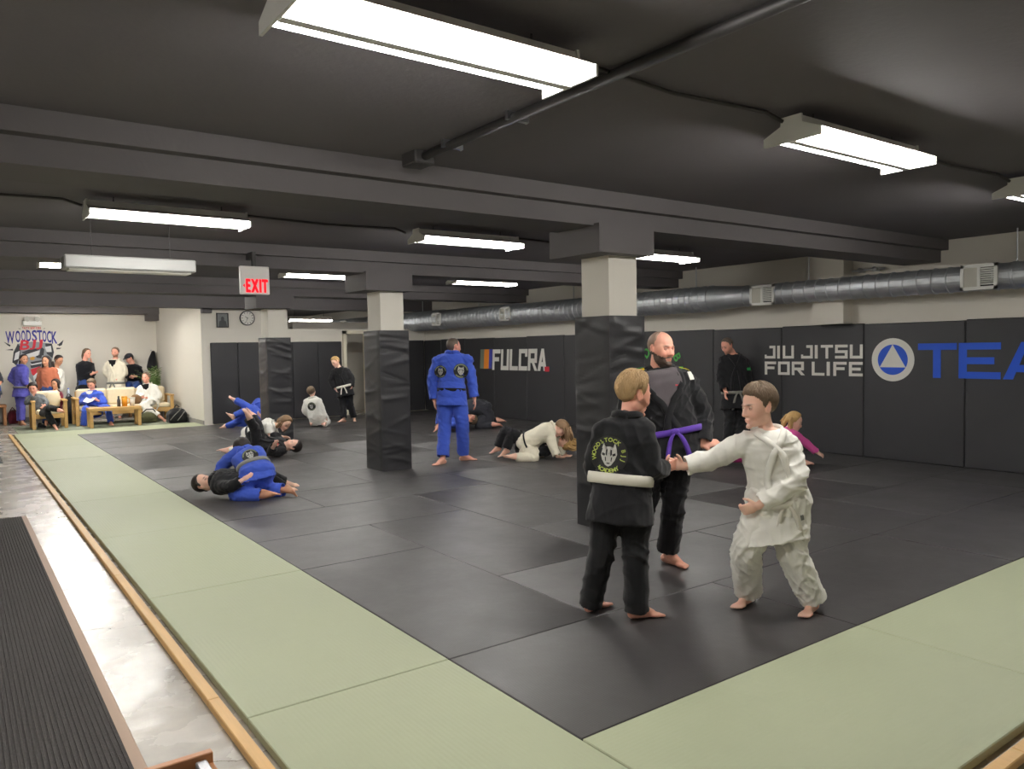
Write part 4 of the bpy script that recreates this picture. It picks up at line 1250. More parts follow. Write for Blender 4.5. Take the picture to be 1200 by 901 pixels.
def wrap(bvh, o, right, upv, into, pts, lift):
    out = []
    for u, v in pts:
        h = bvh.ray_cast(Vector(o+right*u+upv*v-into*.35), Vector(into))
        p = V(*h[0]) if h[0] is not None else o+right*u+upv*v
        out.append(p-into*lift)
    return out
def back_emblem(f=.55, off=0.0, r=.075, detail=True, front_side=False):
    """round club patch: ring of lettering over a pale masked face"""
    def make(bvh, S, spine, sd, fr_, up, H, putmb, parent, k):
        into = fr_(f)*(-1 if front_side else 1)
        right = np.cross(into, up); right = unit(right); o = spine(f)+right*off*H
        def flat(nme, polys, mat, lift, par):
            mb = MB()
            for poly in polys:
                n_ = len(poly); c = (sum(p[0] for p in poly)/n_, sum(p[1] for p in poly)/n_)
                pts = [(c[0]+(x-c[0])*q, c[1]+(y-c[1])*q) for q in (.03, .35, .7, 1) for x, y in poly]
                mb.add(wrap(bvh, o, right, up, into, pts, lift), [(a_*n_+i, a_*n_+(i+1) % n_, (a_+1)*n_+(i+1) % n_, (a_+1)*n_+i) for a_ in range(3) for i in range(n_)])
            return putmb(nme, mb, mat, par)
        R0 = r; LF = 1.0 if detail else 2.2
        # disc in rings so that it follows the cloth
        rings_ = []
        for q in (0, .35, .7, 1): rings_ += [(R0*q*math.cos(a), R0*q*math.sin(a)) for a in np.linspace(0, 2*math.pi, 32, endpoint=False)]
        W = wrap(bvh, o, right, up, into, rings_, .0025*LF)
        mb = MB().add(W, [(a*32+i, a*32+(i+1) % 32, (a+1)*32+(i+1) % 32, (a+1)*32+i) for a in range(3) for i in range(32)])
        e = putmb('emblem', mb, 'print_black', parent)
        s = R0
        fc = [(-.30, .62), (-.26, .40), (0, .44), (.26, .40), (.30, .62), (.40, .30), (.44, .05), (.34, -.25), (.16, -.52), (0, -.60), (-.16, -.52), (-.34, -.25), (-.44, .05), (-.40, .30)]
        flat('emblem_face', [[(x*s, y*s) for x, y in fc]], 'emblem_grey', .005*LF, e)
        marks = []
        for g in (-1, 1):
            marks.append([(g*.08*s, .30*s), (g*.16*s, .26*s), (g*.17*s, .02*s), (g*.09*s, -.06*s)])
            marks.append([(g*.19*s, .05*s), (g*.34*s, .12*s), (g*.37*s, .0), (g*.22*s, -.06*s)])
            marks.append([(g*.14*s, -.12*s), (g*.2*s, -.1*s), (g*.16*s, -.34*s), (g*.12*s, -.3*s)])
        marks.append([(-.10*s, -.40*s), (.10*s, -.40*s), (.06*s, -.46*s), (-.06*s, -.46*s)])
        flat('emblem_marking', marks, 'print_black', .0075*LF, e)
        if detail:
            for txt, a0, a1, inv in (('WOODSTOCK BJJ', 200, -25, False), ('ACADEMY', 228, 312, True)):
                n_ = len(txt)
                for i, ch in enumerate(txt):
                    if ch == ' ': continue
                    v, fcs, adv = glyph(ch)
                    a = math.radians(a0+(a1-a0)*(i+.5)/n_)
                    g = (v-np.array([adv/2, .365]))*np.array([.30 if not inv else .30, .30])*R0
                    rot = a-math.pi/2 if not inv else a+math.pi/2
                    c_, s_ = math.cos(rot), math.sin(rot)
                    pts = [(R0*.80*math.cos(a)+q[0]*c_-q[1]*s_, R0*.80*math.sin(a)+q[0]*s_+q[1]*c_) for q in g]
                    mb = MB().add(wrap(bvh, o, right, up, into, pts, .0042), fcs)
                    putmb('emblem_letter', mb, 'emblem_green', e, smooth=False)
        else:
            rg = [[(R0*.93*math.cos(a), R0*.93*math.sin(a)) for a in np.linspace(t0, t1, 14)]+[(R0*.76*math.cos(a), R0*.76*math.sin(a)) for a in np.linspace(t1, t0, 14)] for t0, t1 in ((.1, 3.0), (3.8, 5.6))]
            mb = MB()
            for poly in rg:
                W = wrap(bvh, o, right, up, into, poly, .004*LF)
                n_ = len(poly)
                mb.add(W, [(i, i+1, n_-2-i, n_-1-i) for i in range(n_//2-1)])
            putmb('emblem_ring', mb, 'emblem_dim', e)
    return make
M['emblem_grey'] = material('emblem_grey', srgb(190, 188, 182), .7)
M['emblem_green'] = material('emblem_green', srgb(176, 190, 90), .7)
M['emblem_dim'] = material('emblem_dim_green', srgb(120, 128, 100), .7)
def patch(f, a, w, h, mat, name='patch', c=.12, vert=False, tilt=0.0):
    """small printed or sewn patch on the front of the jacket; a = offset to the wearer's left, in heights"""
    def make(bvh, S, spine, sd, fr_, up, H, putmb, parent, k):
        into = -fr_(f); right = unit(sd(f)); o = spine(f)+right*a*H
        n_ = 5; pts = [((i/(n_-1)-.5)*w, (jj/(n_-1)-.5)*h) for jj in range(n_) for i in range(n_)]
        c_, s_ = math.cos(tilt), math.sin(tilt)
        pts = [(x*c_-y*s_, x*s_+y*c_) for x, y in pts]
        W = wrap(bvh, o, right, up, into, pts, .008)
        putmb(name, MB().add(W, [(jj*n_+i, jj*n_+i+1, (jj+1)*n_+i+1, (jj+1)*n_+i) for jj in range(n_-1) for i in range(n_-1)]), mat, parent)
    return make
M['patch_yellow'] = material('patch_yellow', srgb(236, 206, 30), .7)
M['patch_green'] = material('patch_green', srgb(40, 160, 80), .7)
def shoulder_stripe(sg):
    def make(bvh, S, spine, sd, fr_, up, H, putmb, parent, k):
        for mat, dlt in (('patch_yellow', .012), ('patch_green', -.012)):
            pts = dense([S(sg*.06, .012+dlt, 1.06), S(sg*.09, .008+dlt, 1.02), S(sg*.125, .0+dlt, .96)], 4)
            putmb('shoulder_stripe', band(bvh, pts, None, .022, .003, lift=.002), mat, parent)
    return make

# ------------------------------------------------------------------ the three figures in front
DA = ground_depth(735, 727)
person('boy with blond hair in black gi and white belt, seen from behind, shaking hands',
    dict(pel=(729, 566), neck=(735, 487, .1), head=(743, 462, .2), sl=(706, 504, .35), sr=(756, 502, -.5), el=(695, 553, .6), er=(764, 552, -.3), wl=(711, 572, .9), wr=(778, 548, .75), fl=(728, 575, .5), fr=(797, 543, .3),
         kl=(706, 640, .15), kr=(744, 642, .0), al=(693, 703, -.2), ar=(746, 711, -.1), tl=(712, 703, .8), tr=(772, 713, .3)),
    DA, 1.46, 'gi_black', 'gi_black', 'belt_white', face=(.88, -.22, .42), hup=(.16, 1, .05), skin='red', hair=('short', .009, 'hair_blond'), topt=.022,
    vox=.0052, hero=True, strands=700, seed=3, belt_f=.07, bw=.075, emblems=(back_emblem(.40, -.055, .107),), vopen=.2, curl=(.4, .8), bulk=.97, lbulk=1.06, skirt=.15, palms={'r': (-.1, .1, 1)}, sleeve_end=.88, hs=1.06, knot=False, stand=True, pant_end=1.08)
DB = ground_depth(905, 716)
person('boy with brown hair in white gi lunging forward to shake hands',
    dict(pel=(912, 592), neck=(899, 504, -.05), head=(889, 476, -.1), sl=(926, 522, -.6), sr=(871, 518, .6), el=(935, 564, -.8), er=(834, 539, .2), wl=(888, 593, -.1), wr=(801, 547, 0), fl=(872, 598, .1), fr=(782, 542, 0),
         kl=(928, 648, -.35), kr=(874, 644, -.1), al=(953, 703, .3), ar=(877, 694, .5), tl=(941, 714, -.9), tr=(867, 700, -.5)),
    DB, 1.45, 'gi_white', 'gi_white', 'belt_white', face=(-.95, -.15, -.26), hup=(-.08, 1, 0), skin='pale', hair=('fringe', .008, 'hair_brown'), topt=.022,
    vox=.0052, hero=True, strands=700, seed=5, belt_f=.06, vopen=-.2, curl=(1.1, .8), bulk=1.0, lbulk=1.22, skirt=.15, palms={'r': (.1, .1, -1), 'l': (.3, .1, .9)}, fold=1.4, hs=1.06, stand=True, pant_end=1.0, emblems=(patch(-.13, .03, .022, .028, 'belt_grey'), patch(-.14, .055, .022, .028, 'belt_grey')))
DC = 5.34
person('bald bearded coach in open black gi with purple belt and grey undershirt',
    dict(pel=(786, 508), neck=(771, 431, .1), head=(775, 408, -.35), sl=(805, 446, .5), sr=(743, 447, -.45), el=(823, 487, .1), er=(733, 490, -.2), wl=(822, 521, -.6), wr=(748, 530, -.5), fl=(842, 517, -.2), fr=(758, 546, -.4),
         kl=(790, 582, -.1), kr=(757, 582, .1), al=(783, 647, .1), ar=(744, 649, .1), tl=(800, 656, -.7), tr=(745, 660, -.8)),
    DC, 1.74, 'gi_black', 'gi_black', 'belt_purple', face=(.56, -.08, -.82), hup=(.02, 1, 0), skin='red', hair=('receding', .0018, 'hair_buzz'), topt=.0006,
    vox=.0055, hero=True, seed=8, belt_f=.04, vopen=1.0, inner='shirt_grey', curl=(.55, .4), beard=True, emblems=(shoulder_stripe(1), shoulder_stripe(-1), patch(.72, .045, .022, .03, 'print_red'), patch(.80, .115, .035, .06, 'print_white')), palms={'l': (-.2, -.7, .5)}, skirt=.13, stand=True)

# ------------------------------------------------------------------ everyone else on the mats
FAR = dict(vox=.013)
def gd(px, py): return ground_depth(px, py)
person('man in blue gi with black belt standing with his back to the camera',
    dict(pel=(529, 460), neck=(530, 413, .1), head=(532, 406, .2), sl=(512, 422, .1), sr=(549, 421, .0), el=(506, 446, .3), er=(553, 445, .2), wl=(509, 469, .0), wr=(556, 467, .0), fl=(511, 482, -.1), fr=(558, 481, .1),
         kl=(521, 497, -.2), kr=(542, 496, -.2), al=(519, 537), ar=(543, 533), tl=(512, 541, -.6), tr=(556, 534, .3)),
    gd(531, 542), 1.74, 'gi_blue', 'gi_blue', 'belt_black', face=(.75, -.05, .6), skin='red', hair=('short', .005, 'hair_grey'), vox=.0095, stand=True, seed=11, belt_f=.08,
    emblems=(back_emblem(.55, .075, .10, False), back_emblem(.52, -.085, .085, False), ), knot=False, stubble=.4, bulk=.93, lbulk=1.08, skirt=.10, bw=.05)
person('greying man in black gi standing against the wall looking down',
    dict(pel=(862, 462), neck=(860, 415, .1), head=(852, 405, -.3), sl=(872, 423, -.2), sr=(848, 421, .2), el=(876, 444, -.2), er=(845, 443, -.1), wl=(860, 464, -.7), wr=(850, 458, -.8), fl=(855, 470, -.3), fr=(850, 466, -.4),
         kl=(868, 492, -.3), kr=(855, 491, -.3), al=(868, 519), ar=(853, 518), tl=(866, 524, -.9), tr=(846, 522, -.7)),
    11.75, 1.75, 'gi_black', 'gi_black', 'belt_grey', face=(-.75, -.42, -.5), hup=(-.4, 1, -.2), skin='red', hair=('short', .006, 'hair_grey'), vox=.011, stand=True, seed=12, belt_f=.06, vopen=.0,
    emblems=(patch(.62, .11, .06, .04, 'patch_green'),), stubble=.4)
person('boy in black gi with white belt standing by the door looking down',
    dict(pel=(404, 455), neck=(398, 431, .1), head=(393, 424, -.3), sl=(407, 434, .2), sr=(391, 435, -.2), el=(413, 444, .1), er=(388, 446, -.1), wl=(412, 454, -.4), wr=(393, 456, -.4), fl=(411, 459, -.3), fr=(396, 460, -.3),
         kl=(410, 472, -.2), kr=(402, 473, -.2), al=(415, 490), ar=(403, 491), tl=(416, 494, -.9), tr=(398, 493, -.5)),
    gd(408, 494), 1.44, 'gi_black', 'gi_black', 'belt_white', face=(-.55, -.45, -.75), hup=(-.35, 1, 0), skin='pale', hair=('fringe', .012, 'hair_gold'), stand=True, seed=13, belt_f=.1, vopen=.3, inner='shirt_grey', lbulk=1.1, bw=.06, **FAR)
person('child in white gi with a round back patch kneeling beside the wall pads',
    dict(pel=(371, 489), neck=(366, 467, .2), head=(365, 460, .2), sl=(359, 472, .3), sr=(374, 471, -.1), el=(357, 483, .5), er=(378, 483, -.1), wl=(364, 489, .9), wr=(382, 492, .2),
         kl=(373, 494, .95), kr=(384, 495, .8), al=(366, 497, -.9), ar=(380, 498, -.9), tl=(367, 499, -.6), tr=(383, 499, -.6)),
    gd(371, 501)+.15, 1.28, 'gi_white', 'gi_white', None, face=(.15, .25, .95), skin='pale', hair=('long', .012, 'hair_brown'), seed=14, flat=False, emblems=(back_emblem(.55, -.02, .085, False),), vox=.013, skirt=.1, bulk=1.15)

# pair by the far column: boy in black on his back, girl in white kneeling in his guard
person('dark-haired boy in black gi on his back, feet raised around a girl',
    dict(pel=(304, 527), neck=(334, 528, .05), head=(344, 526, .1), sl=(330, 533, -.7), sr=(331, 522, .6), el=(317, 534, -.6), er=(320, 515, .2), wl=(321, 527, -.5), wr=(331, 516, .1), hl=(303, 530, -.8), hr=(303, 524, .8),
         kl=(299, 507, -.2), kr=(303, 503, .4), al=(291, 493, -.4), ar=(296, 492, .2), tl=(285, 487, -.3), tr=(283, 484, .2)),
    gd(335, 536)+.1, 1.5, 'gi_black', 'gi_black', None, face=(-.25, .9, -.35), hup=(1, .1, 0), skin='pale', hair=('short', .010, 'hair_dark'), seed=15, flat=False, vopen=-.1, emblems=(patch(.72, .06, .07, .07, 'print_red'),), **FAR)
person('girl in white gi kneeling over the boy in black beside the far column',
    dict(pel=(292, 509), neck=(322, 498, .15), head=(334, 496, -.1), sl=(318, 495, .6), sr=(313, 505, -.8), el=(322, 508, .5), er=(314, 499, -.6), wl=(331, 517, -.2), wr=(316, 511, -.5), hl=(292, 507, .8), hr=(290, 511, -.8),
         kl=(297, 528, .5), kr=(287, 528, -.6), al=(272, 527, .2), ar=(267, 529, -.2), tl=(264, 530, 0), tr=(258, 531, -.2)),
    gd(300, 531)+.2, 1.42, 'gi_white', 'gi_white', 'belt_black', face=(.55, -.65, -.5), hup=(.6, .8, 0), skin='pale', hair=('long', .018, 'hair_light_brown'), seed=16, flat=False, locks=([[(-.07, 0, .02), (-.085, .01, -.06), (-.07, .03, -.13)], .03, .014], [[(.06, -.02, .02), (.08, -.01, -.06), (.07, 0, -.12)], .03, .014], [[(0, -.09, .02), (.02, -.11, -.06), (.03, -.09, -.12)], .035, .016]), ground=False, lbulk=1.1, **FAR)

# pair in front of them: boy in blue over a boy in black
person('boy in blue gi with pale belt kneeling over his partner, his back to the camera',
    dict(pel=(302, 555), neck=(288, 530, .5), head=(284, 526, .6), sl=(279, 529, .3), sr=(299, 530, .3), el=(261, 545, .1), er=(303, 545, .5), wl=(254, 562, -.1), wr=(284, 556, .7), hl=(295, 557, -.5), hr=(309, 554, .5),
         kl=(275, 580, -.3), kr=(306, 576, .2), al=(309, 581, -.1), ar=(334, 574, -.1), tl=(323, 585, -.1), tr=(340, 581, -.6)),
    gd(300, 588)+.22, 1.55, 'gi_blue', 'gi_blue', 'belt_grey', face=(-.5, -.6, .6), hup=(-.5, .6, .5), skin='tan', hair=('short', .014, 'hair_dark'), seed=17, flat=False, vox=.010, belt_f=.30, skirt=.04, bw=.055, knot=False, lbulk=1.15, ground=False, emblems=(back_emblem(.5, .0, .085, False),))
person('dark-haired boy in black lying under the boy in blue beside the green strip',
    dict(pel=(284, 571), neck=(251, 571, .1), head=(239, 573, .15), sl=(254, 578, -.8), sr=(256, 564, .7), el=(270, 578, -.6), er=(268, 562, .3), wl=(284, 570, .1), wr=(279, 566, .3), hl=(284, 574, -.8), hr=(285, 568, .8),
         kl=(311, 566, .6), kr=(312, 562, .8), al=(332, 577, .6), ar=(334, 572, .6), tl=(338, 576, .2), tr=(341, 571, .2)),
    gd(262, 586)+.12, 1.5, 'gi_black', 'pants_black', None, face=(.55, .75, -.25), hup=(-1, .25, 0), skin='pale', hair=('short', .012, 'hair_dark'), seed=18, flat=False, vox=.011, vopen=.2, skirt=.06)

# pair right of the standing man: girl in white over a girl in black
person('blond child in black gi lying on her back under the girl in white',
    dict(pel=(620, 531), neck=(647, 530, .1), head=(660, 526, .1), sl=(643, 536, -.7), sr=(646, 524, .7), el=(632, 537, -.4), er=(640, 521, .5), wl=(640, 529, .3), wr=(648, 519, .0), hl=(620, 533, -.2), hr=(620, 528, .7),
         kl=(601, 513, .1), kr=(592, 511, .4), al=(593, 534, .0), ar=(583, 531, .3), tl=(584, 538, -.2), tr=(573, 534, .2)),
    gd(630, 540)+.30, 1.32, 'gi_black', 'gi_black', None, face=(-.25, .9, -.4), hup=(1, .1, 0), skin='pale', hair=('long', .014, 'hair_gold'), seed=19, flat=False, vox=.011, locks=([[(.02, -.02, .09), (.03, -.06, .15), (.02, -.09, .22)], .045, .02], [[(-.05, -.04, .06), (-.07, -.09, .12), (-.06, -.10, .2)], .035, .014], [[(.06, -.03, .06), (.08, -.06, .12), (.08, -.09, .17)], .03, .014]), lbulk=1.15)
person('girl in cream gi kneeling astride with her hair hanging over her face',
    dict(pel=(616, 519), neck=(649, 500, .0), head=(657, 502, -.1), sl=(650, 501, .7), sr=(643, 506, -.8), el=(654, 521, .3), er=(648, 523, -.4), wl=(660, 533, .2), wr=(653, 535, -.3), hl=(616, 517, .7), hr=(615, 521, -.7), fl=(668, 535, 0), fr=(664, 537, -.2),
         kl=(634, 535, .5), kr=(627, 537, -.6), al=(608, 535, .3), ar=(603, 536, -.2), tl=(598, 538, .2), tr=(595, 538, -.3)),
    gd(625, 540)+.22, 1.40, 'gi_cream', 'gi_cream', 'belt_black', face=(.35, -.85, -.2), hup=(.85, .4, 0), skin='pale', hair=('long', .018, 'hair_light_brown'), seed=20, flat=False, vox=.011, ground=False, bulk=1.08, lbulk=1.1, belt_f=.1, bw=.03,
    locks=([[(-.06, .02, .06), (-.07, .10, .05), (-.06, .17, .01)], .035, .014], [[(.05, .03, .07), (.06, .11, .07), (.05, .2, .04)], .035, .012], [[(-.075, -.03, .02), (-.09, .06, .0), (-.085, .14, -.03)], .035, .014], [[(.0, .04, .1), (.01, .13, .09), (.0, .22, .07)], .03, .01]))
# pair behind the standing man
person('person in charcoal gi on all fours behind the standing man in blue',
    dict(pel=(570, 480), neck=(543, 480, -.2), head=(534, 486, -.1), sl=(543, 485, -.6), sr=(545, 477, .6), el=(546, 496, -.4), er=(542, 492, .3), wl=(552, 491, -.9), wr=(534, 499, .1), hl=(570, 483, -.7), hr=(571, 478, .7),
         kl=(560, 500, -.4), kr=(563, 498, .5), al=(578, 498, -.1), ar=(583, 493, .3), tl=(584, 500, -.3), tr=(596, 499, -.1)),
    gd(575, 502)+.15, 1.6, 'gi_grey', 'gi_grey', 'belt_white', face=(-.8, -.5, -.2), hup=(-.4, .8, 0), skin='red', hair=('short', .008, 'hair_dark'), seed=21, flat=False, arch=.05, ground=False, knot=False, bw=.03, bulk=1.05, **FAR)
person('person in blue gi lying under the one in charcoal, half hidden by the standing man',
    dict(pel=(528, 499), neck=(545, 497, .2), head=(552, 496, .2), sl=(542, 501, -.7), sr=(545, 494, .6), el=(533, 502, -.5), er=(538, 493, .5), wl=(540, 499, -.2), wr=(546, 490, .3), hl=(527, 501, -.7), hr=(528, 497, .7),
         kl=(516, 490, -.3), kr=(518, 487, .3), al=(514, 503, -.2), ar=(516, 499, .3), tl=(511, 505, -.2), tr=(512, 501, .1)),
    gd(530, 505)+.1, 1.5, 'gi_blue', 'gi_blue', None, face=(-.2, .95, -.2), hup=(1, .1, 0), skin='red', hair=('short', .008, 'hair_brown'), seed=22, flat=False, **FAR)
# far pair in blue at the clock wall
person('person in blue gi on the back, legs in the air by the far wall pads',
    dict(pel=(304, 487), neck=(326, 491, .2), head=(334, 492, .2), sl=(322, 495, -.7), sr=(325, 487, .7), el=(312, 494, -.4), er=(318, 482, .3), wl=(306, 487, -.4), wr=(310, 478, 0), hl=(303, 489, -.7), hr=(304, 485, .7),
         kl=(287, 480, -.2), kr=(285, 472, .2), al=(274, 486, -.2), ar=(276, 467, .1), tl=(267, 479, -.3), tr=(269, 460, .1)),
    gd(290, 503)+.3, 1.6, 'gi_blue', 'gi_blue', None, face=(-.2, .95, -.2), hup=(1, .1, 0), skin='pale', hair=('short', .01, 'hair_brown'), seed=23, flat=False, **FAR)
person('person in blue gi kneeling against the raised legs by the far wall pads',
    dict(pel=(293, 486), neck=(309, 470, .2), head=(317, 465, .2), sl=(311, 476, -.6), sr=(306, 470, .7), el=(318, 482, -.3), er=(316, 476, .4), wl=(324, 484, 0), wr=(325, 481, .3), hl=(293, 488, -.7), hr=(292, 484, .7),
         kl=(279, 494, -.3), kr=(289, 499, .5), al=(265, 500, .1), ar=(276, 496, .3), tl=(257, 506, -.4), tr=(271, 498, .1)),
    gd(280, 504)+.62, 1.55, 'gi_blue', 'gi_blue', 'belt_white', face=(.8, -.4, .1), skin='pale', hair=('short', .012, 'hair_dark'), seed=24, flat=False, ground=False, knot=False, **FAR)
# girl in pink
DP = gd(945, 551)
person('girl in pink rashguard kneeling, one arm stretched down to the mat',
    dict(pel=(924, 532), neck=(922, 503, .2), head=(931, 494, .1), sl=(911, 507, .4), sr=(930, 509, -.3), el=(910, 525, .6), er=(943, 518, .0), wl=(914, 541, .3), wr=(957, 530, .0), fr=(967, 535, .2), hl=(917, 534, .7), hr=(930, 533, -.7),
         kl=(893, 545, .5), kr=(912, 546, -.6), al=(917, 546, .8), ar=(940, 543, .3), tl=(925, 549, .5), tr=(954, 549, -.1)),
    DP+.25, 1.4, 'pink', 'pants_black', None, face=(.75, -.35, -.25), hup=(.3, 1, 0), skin='pale', hair=('long', .016, 'hair_gold'), seed=25, flat=False, jacket='rashguard', skirt=0, vox=.012, ground=False, bulk=1.0, sleeve_end=.98,
    locks=([[(.06, -.03, .03), (.08, -.03, -.05), (.075, -.01, -.12)], .03, .012], [[(-.05, -.07, .03), (-.09, -.1, .0), (-.14, -.12, -.05)], .035, .02], [[(.02, -.09, .02), (.03, -.11, -.06), (.03, -.1, -.12)], .03, .012]))
person('person in magenta leggings lying on the mat, mostly hidden behind the boy in white',
    dict(pel=(889, 545), neck=(917, 541, .3), head=(930, 540, .3), sl=(913, 546, -.6), sr=(916, 537, .7), el=(902, 549, -.4), er=(905, 537, .5), wl=(894, 549, 0), wr=(895, 538, .2), hl=(889, 548, -.7), hr=(889, 542, .7),
         kl=(866, 546, -.2), kr=(866, 541, .3), al=(846, 547, -.1), ar=(846, 541, .2), tl=(841, 541, 0), tr=(841, 536, .2)),
    DP+.35, 1.38, 'shirt_black', 'magenta', None, face=(-.2, .95, -.2), hup=(1, .1, 0), skin='pale', hair=('long', .012, 'hair_brown'), seed=26, flat=False, jacket='shirt', skirt=0, vox=.013, lbulk=.9)

# ------------------------------------------------------------------ seating corner in front of the mural wall
ZF = ZC
M['cushion'] = cloth('cream_cushion', srgb(226, 212, 182))
M['rug'] = material('grey_green_rug', srgb(128, 134, 116), .95, vary=.35, vscale=9, bump=.3, bscale=120)
rug = MB().cbox(1.05, 4.3, 18.42, 20.6, ZF, ZF+.012, .004).build('rug', M['rug'])
tag(rug, 'mottled grey-green rug under the wooden seats', 'rug')
ZF2 = ZF+.012
def seat(x0, x1, y0, y1, label, name, cat, backs):
    r = empty(name, ((x0+x1)/2, (y0+y1)/2, ZF2), label, cat)
    zA = .56
    for x in (x0, x1-.07):
        for y in (y0, y1-.07): MB().cbox(x, x+.07, y, y+.07, ZF2, zA, .006).build('leg', M['wood'], r)
        MB().cbox(x-.01, x+.08, y0-.02, y1, zA, zA+.035, .006).build('arm', M['wood'], r)
        MB().cbox(x+.02, x+.05, y0+.07, y1-.07, .22, .29, .005).build('side_rail', M['wood'], r)
    MB().cbox(x0+.07, x1-.07, y0+.01, y0+.045, .20, .30, .005).build('front_rail', M['wood'], r)
    MB().cbox(x0+.07, x1-.07, y1-.06, y1-.025, .20, .72, .005).build('back_frame', M['wood'], r)
    n = backs; w = (x1-x0-.16)/n
    for i in range(n):
        a = x0+.08+i*w
        MB().cbox(a+.004, a+w-.004, y0, y1-.08, .29, .40, .03).build('seat_cushion', M['cushion'], r)
        bc = MB().cbox(a+.006, a+w-.006, y1-.22, y1-.07, .40, .78, .04).build('back_cushion', M['cushion'], r)
    return r
seat(1.35, 2.02, 19.35, 20.05, 'wooden armchair with cream cushions left of the coffee table', 'armchair', 'chair', 1)
seat(2.2, 4.25, 19.55, 20.3, 'long wooden sofa with cream cushions behind the coffee table', 'sofa', 'sofa', 3)
ct = empty('coffee_table', (2.88, 19.0, ZF2), 'low pale wooden coffee table in front of the sofa', 'table')
MB().cbox(2.36, 3.40, 18.78, 19.24, .33, .40, .006).build('tabletop', M['wood'], ct)
for x in (2.37, 3.32):
    for y in (18.79, 19.16): MB().cbox(x, x+.07, y, y+.07, ZF2, .33, .005).build('leg', M['wood'], ct)
b = empty('water_bottle', (2.98, 19.0, .40), 'dark drinking bottle on the coffee table beside the orange jug', 'bottle')
MB().tube([(2.98, 19, .40), (2.98, 19, .54), (2.98, 19, .58), (2.98, 19, .60)], [.036, .036, .022, .02], 14).build('bottle_body', material('smoky_plastic', srgb(62, 66, 74), .25), b, smooth=True)
MB().tube([(2.98, 19, .60), (2.98, 19, .635)], [.022, .02], 12).build('cap', M['black_plastic'], b, smooth=True)
b = empty('jug', (3.10, 19.02, .40), 'orange drink jug standing on the coffee table', 'jug')
MB().tube([(3.1, 19.02, .40), (3.1, 19.02, .60)], [.052, .06], 16).build('jug_body', material('orange_drink', srgb(226, 150, 30), .2), b, smooth=True)
MB().tube([(3.1, 19.02, .60), (3.1, 19.02, .625)], [.062, .06], 16).build('lid', material('orange_lid', srgb(236, 172, 50), .4), b, smooth=True)
MB().tube([(3.155, 19.02, .58), (3.2, 19.02, .56), (3.2, 19.02, .48), (3.15, 19.02, .45)], .009, 8).build('handle', bpy.data.materials['orange_lid'], b, smooth=True)
b = empty('paper_cup', (3.26, 19.04, .40), 'white paper cup at the right end of the coffee table', 'cup')
MB().tube([(3.26, 19.04, .40), (3.26, 19.04, .575)], [.045, .06], 16).build('cup_body', M['print_white'], b, smooth=True)
MB().tube([(3.26, 19.04, .57), (3.26, 19.04, .59)], [.064, .062], 16).build('lid', M['white_metal'], b, smooth=True)
# bags
def soft_bag(x0, x1, y0, y1, z0, z1, seed, vox=.016):
    mb = MB(); blob(mb, V((x0+x1)/2, (y0+y1)/2, (z0+z1)/2-.02), ((x1-x0)/2*1.05, (y1-y0)/2*1.05, (z1-z0)/2*1.05), None, 20, 14)
    mb.cbox(x0+.02, x1-.02, y0+.02, y1-.02, z0, z0+(z1-z0)*.7, .03)
    me = remesh(mb, vox, 4); crumple(me, .014, seed, (.06, .2))
    co = get_co(me); co[:, 2] = np.maximum(co[:, 2], z0); set_co(me, co)
    return me
M['bag_black'] = cloth('black_bag_nylon', srgb(20, 20, 23), .6)
M['bag_olive'] = cloth('olive_bag_canvas', srgb(84, 84, 58))
M['bag_brown'] = cloth('brown_bag', srgb(112, 84, 56))
bp = empty('backpack', (4.17, 18.85, ZF), 'black backpack with pale straps lying on the mats by the white side wall', 'bag')
link('bag_body', soft_bag(3.93, 4.38, 18.7, 19.05, ZF+.0, .33, 41), M['bag_black'], bp, True)
MB().tube([(3.98, 18.72, .05), (4.06, 18.66, .16), (4.16, 18.67, .25), (4.24, 18.74, .32)], .009, 8).tube([(4.12, 18.66, .03), (4.2, 18.655, .13), (4.29, 18.69, .24)], .009, 8).build('strap', M['belt_grey'], bp, smooth=True)
MB().tube([(4.1, 18.86, .32), (4.15, 18.86, .38), (4.22, 18.86, .32)], .012, 8).build('handle', M['bag_black'], bp, smooth=True)
ob = empty('duffel_bag', (3.62, 19.32, ZF2), 'olive canvas bag on the rug beneath the woman in white', 'bag')
link('bag_body', soft_bag(3.46, 3.84, 19.2, 19.5, ZF2, .24, 42), M['bag_olive'], ob, True)
MB().tube([(3.5, 19.3, .2), (3.58, 19.22, .29), (3.72, 19.22, .29), (3.8, 19.3, .2)], .014, 8).build('handle', M['bag_black'], ob, smooth=True)
bb_ = empty('shoulder_bag', (3.46, 19.75, .40), 'brown woven bag on the sofa beside the woman in white', 'bag')
link('bag_body', soft_bag(3.34, 3.58, 19.62, 19.86, .40, .64, 43), M['bag_brown'], bb_, True)
kb_ = empty('sports_bag', (2.18, 20.55, ZF), 'black sports bag standing behind the left arm of the sofa', 'bag')
link('bag_body', soft_bag(2.06, 2.32, 20.4, 20.7, ZF, .62, 44), M['bag_black'], kb_, True)
MB().tube([(2.1, 20.45, .55), (2.16, 20.4, .68), (2.26, 20.45, .56)], .014, 8).build('handle', M['bag_black'], kb_, smooth=True)
mb_ = empty('maroon_bag', (1.28, 21.75, ZF), 'maroon bag on the floor by the wall left of the girl in violet', 'bag')
link('bag_body', soft_bag(1.02, 1.26, 21.6, 21.9, ZF, .3, 45), M['maroon'], mb_, True)
MB().tube([(1.06, 21.6, .25), (1.12, 21.58, .36), (1.2, 21.6, .26)], .012, 8).build('handle', M['maroon'], mb_, smooth=True)
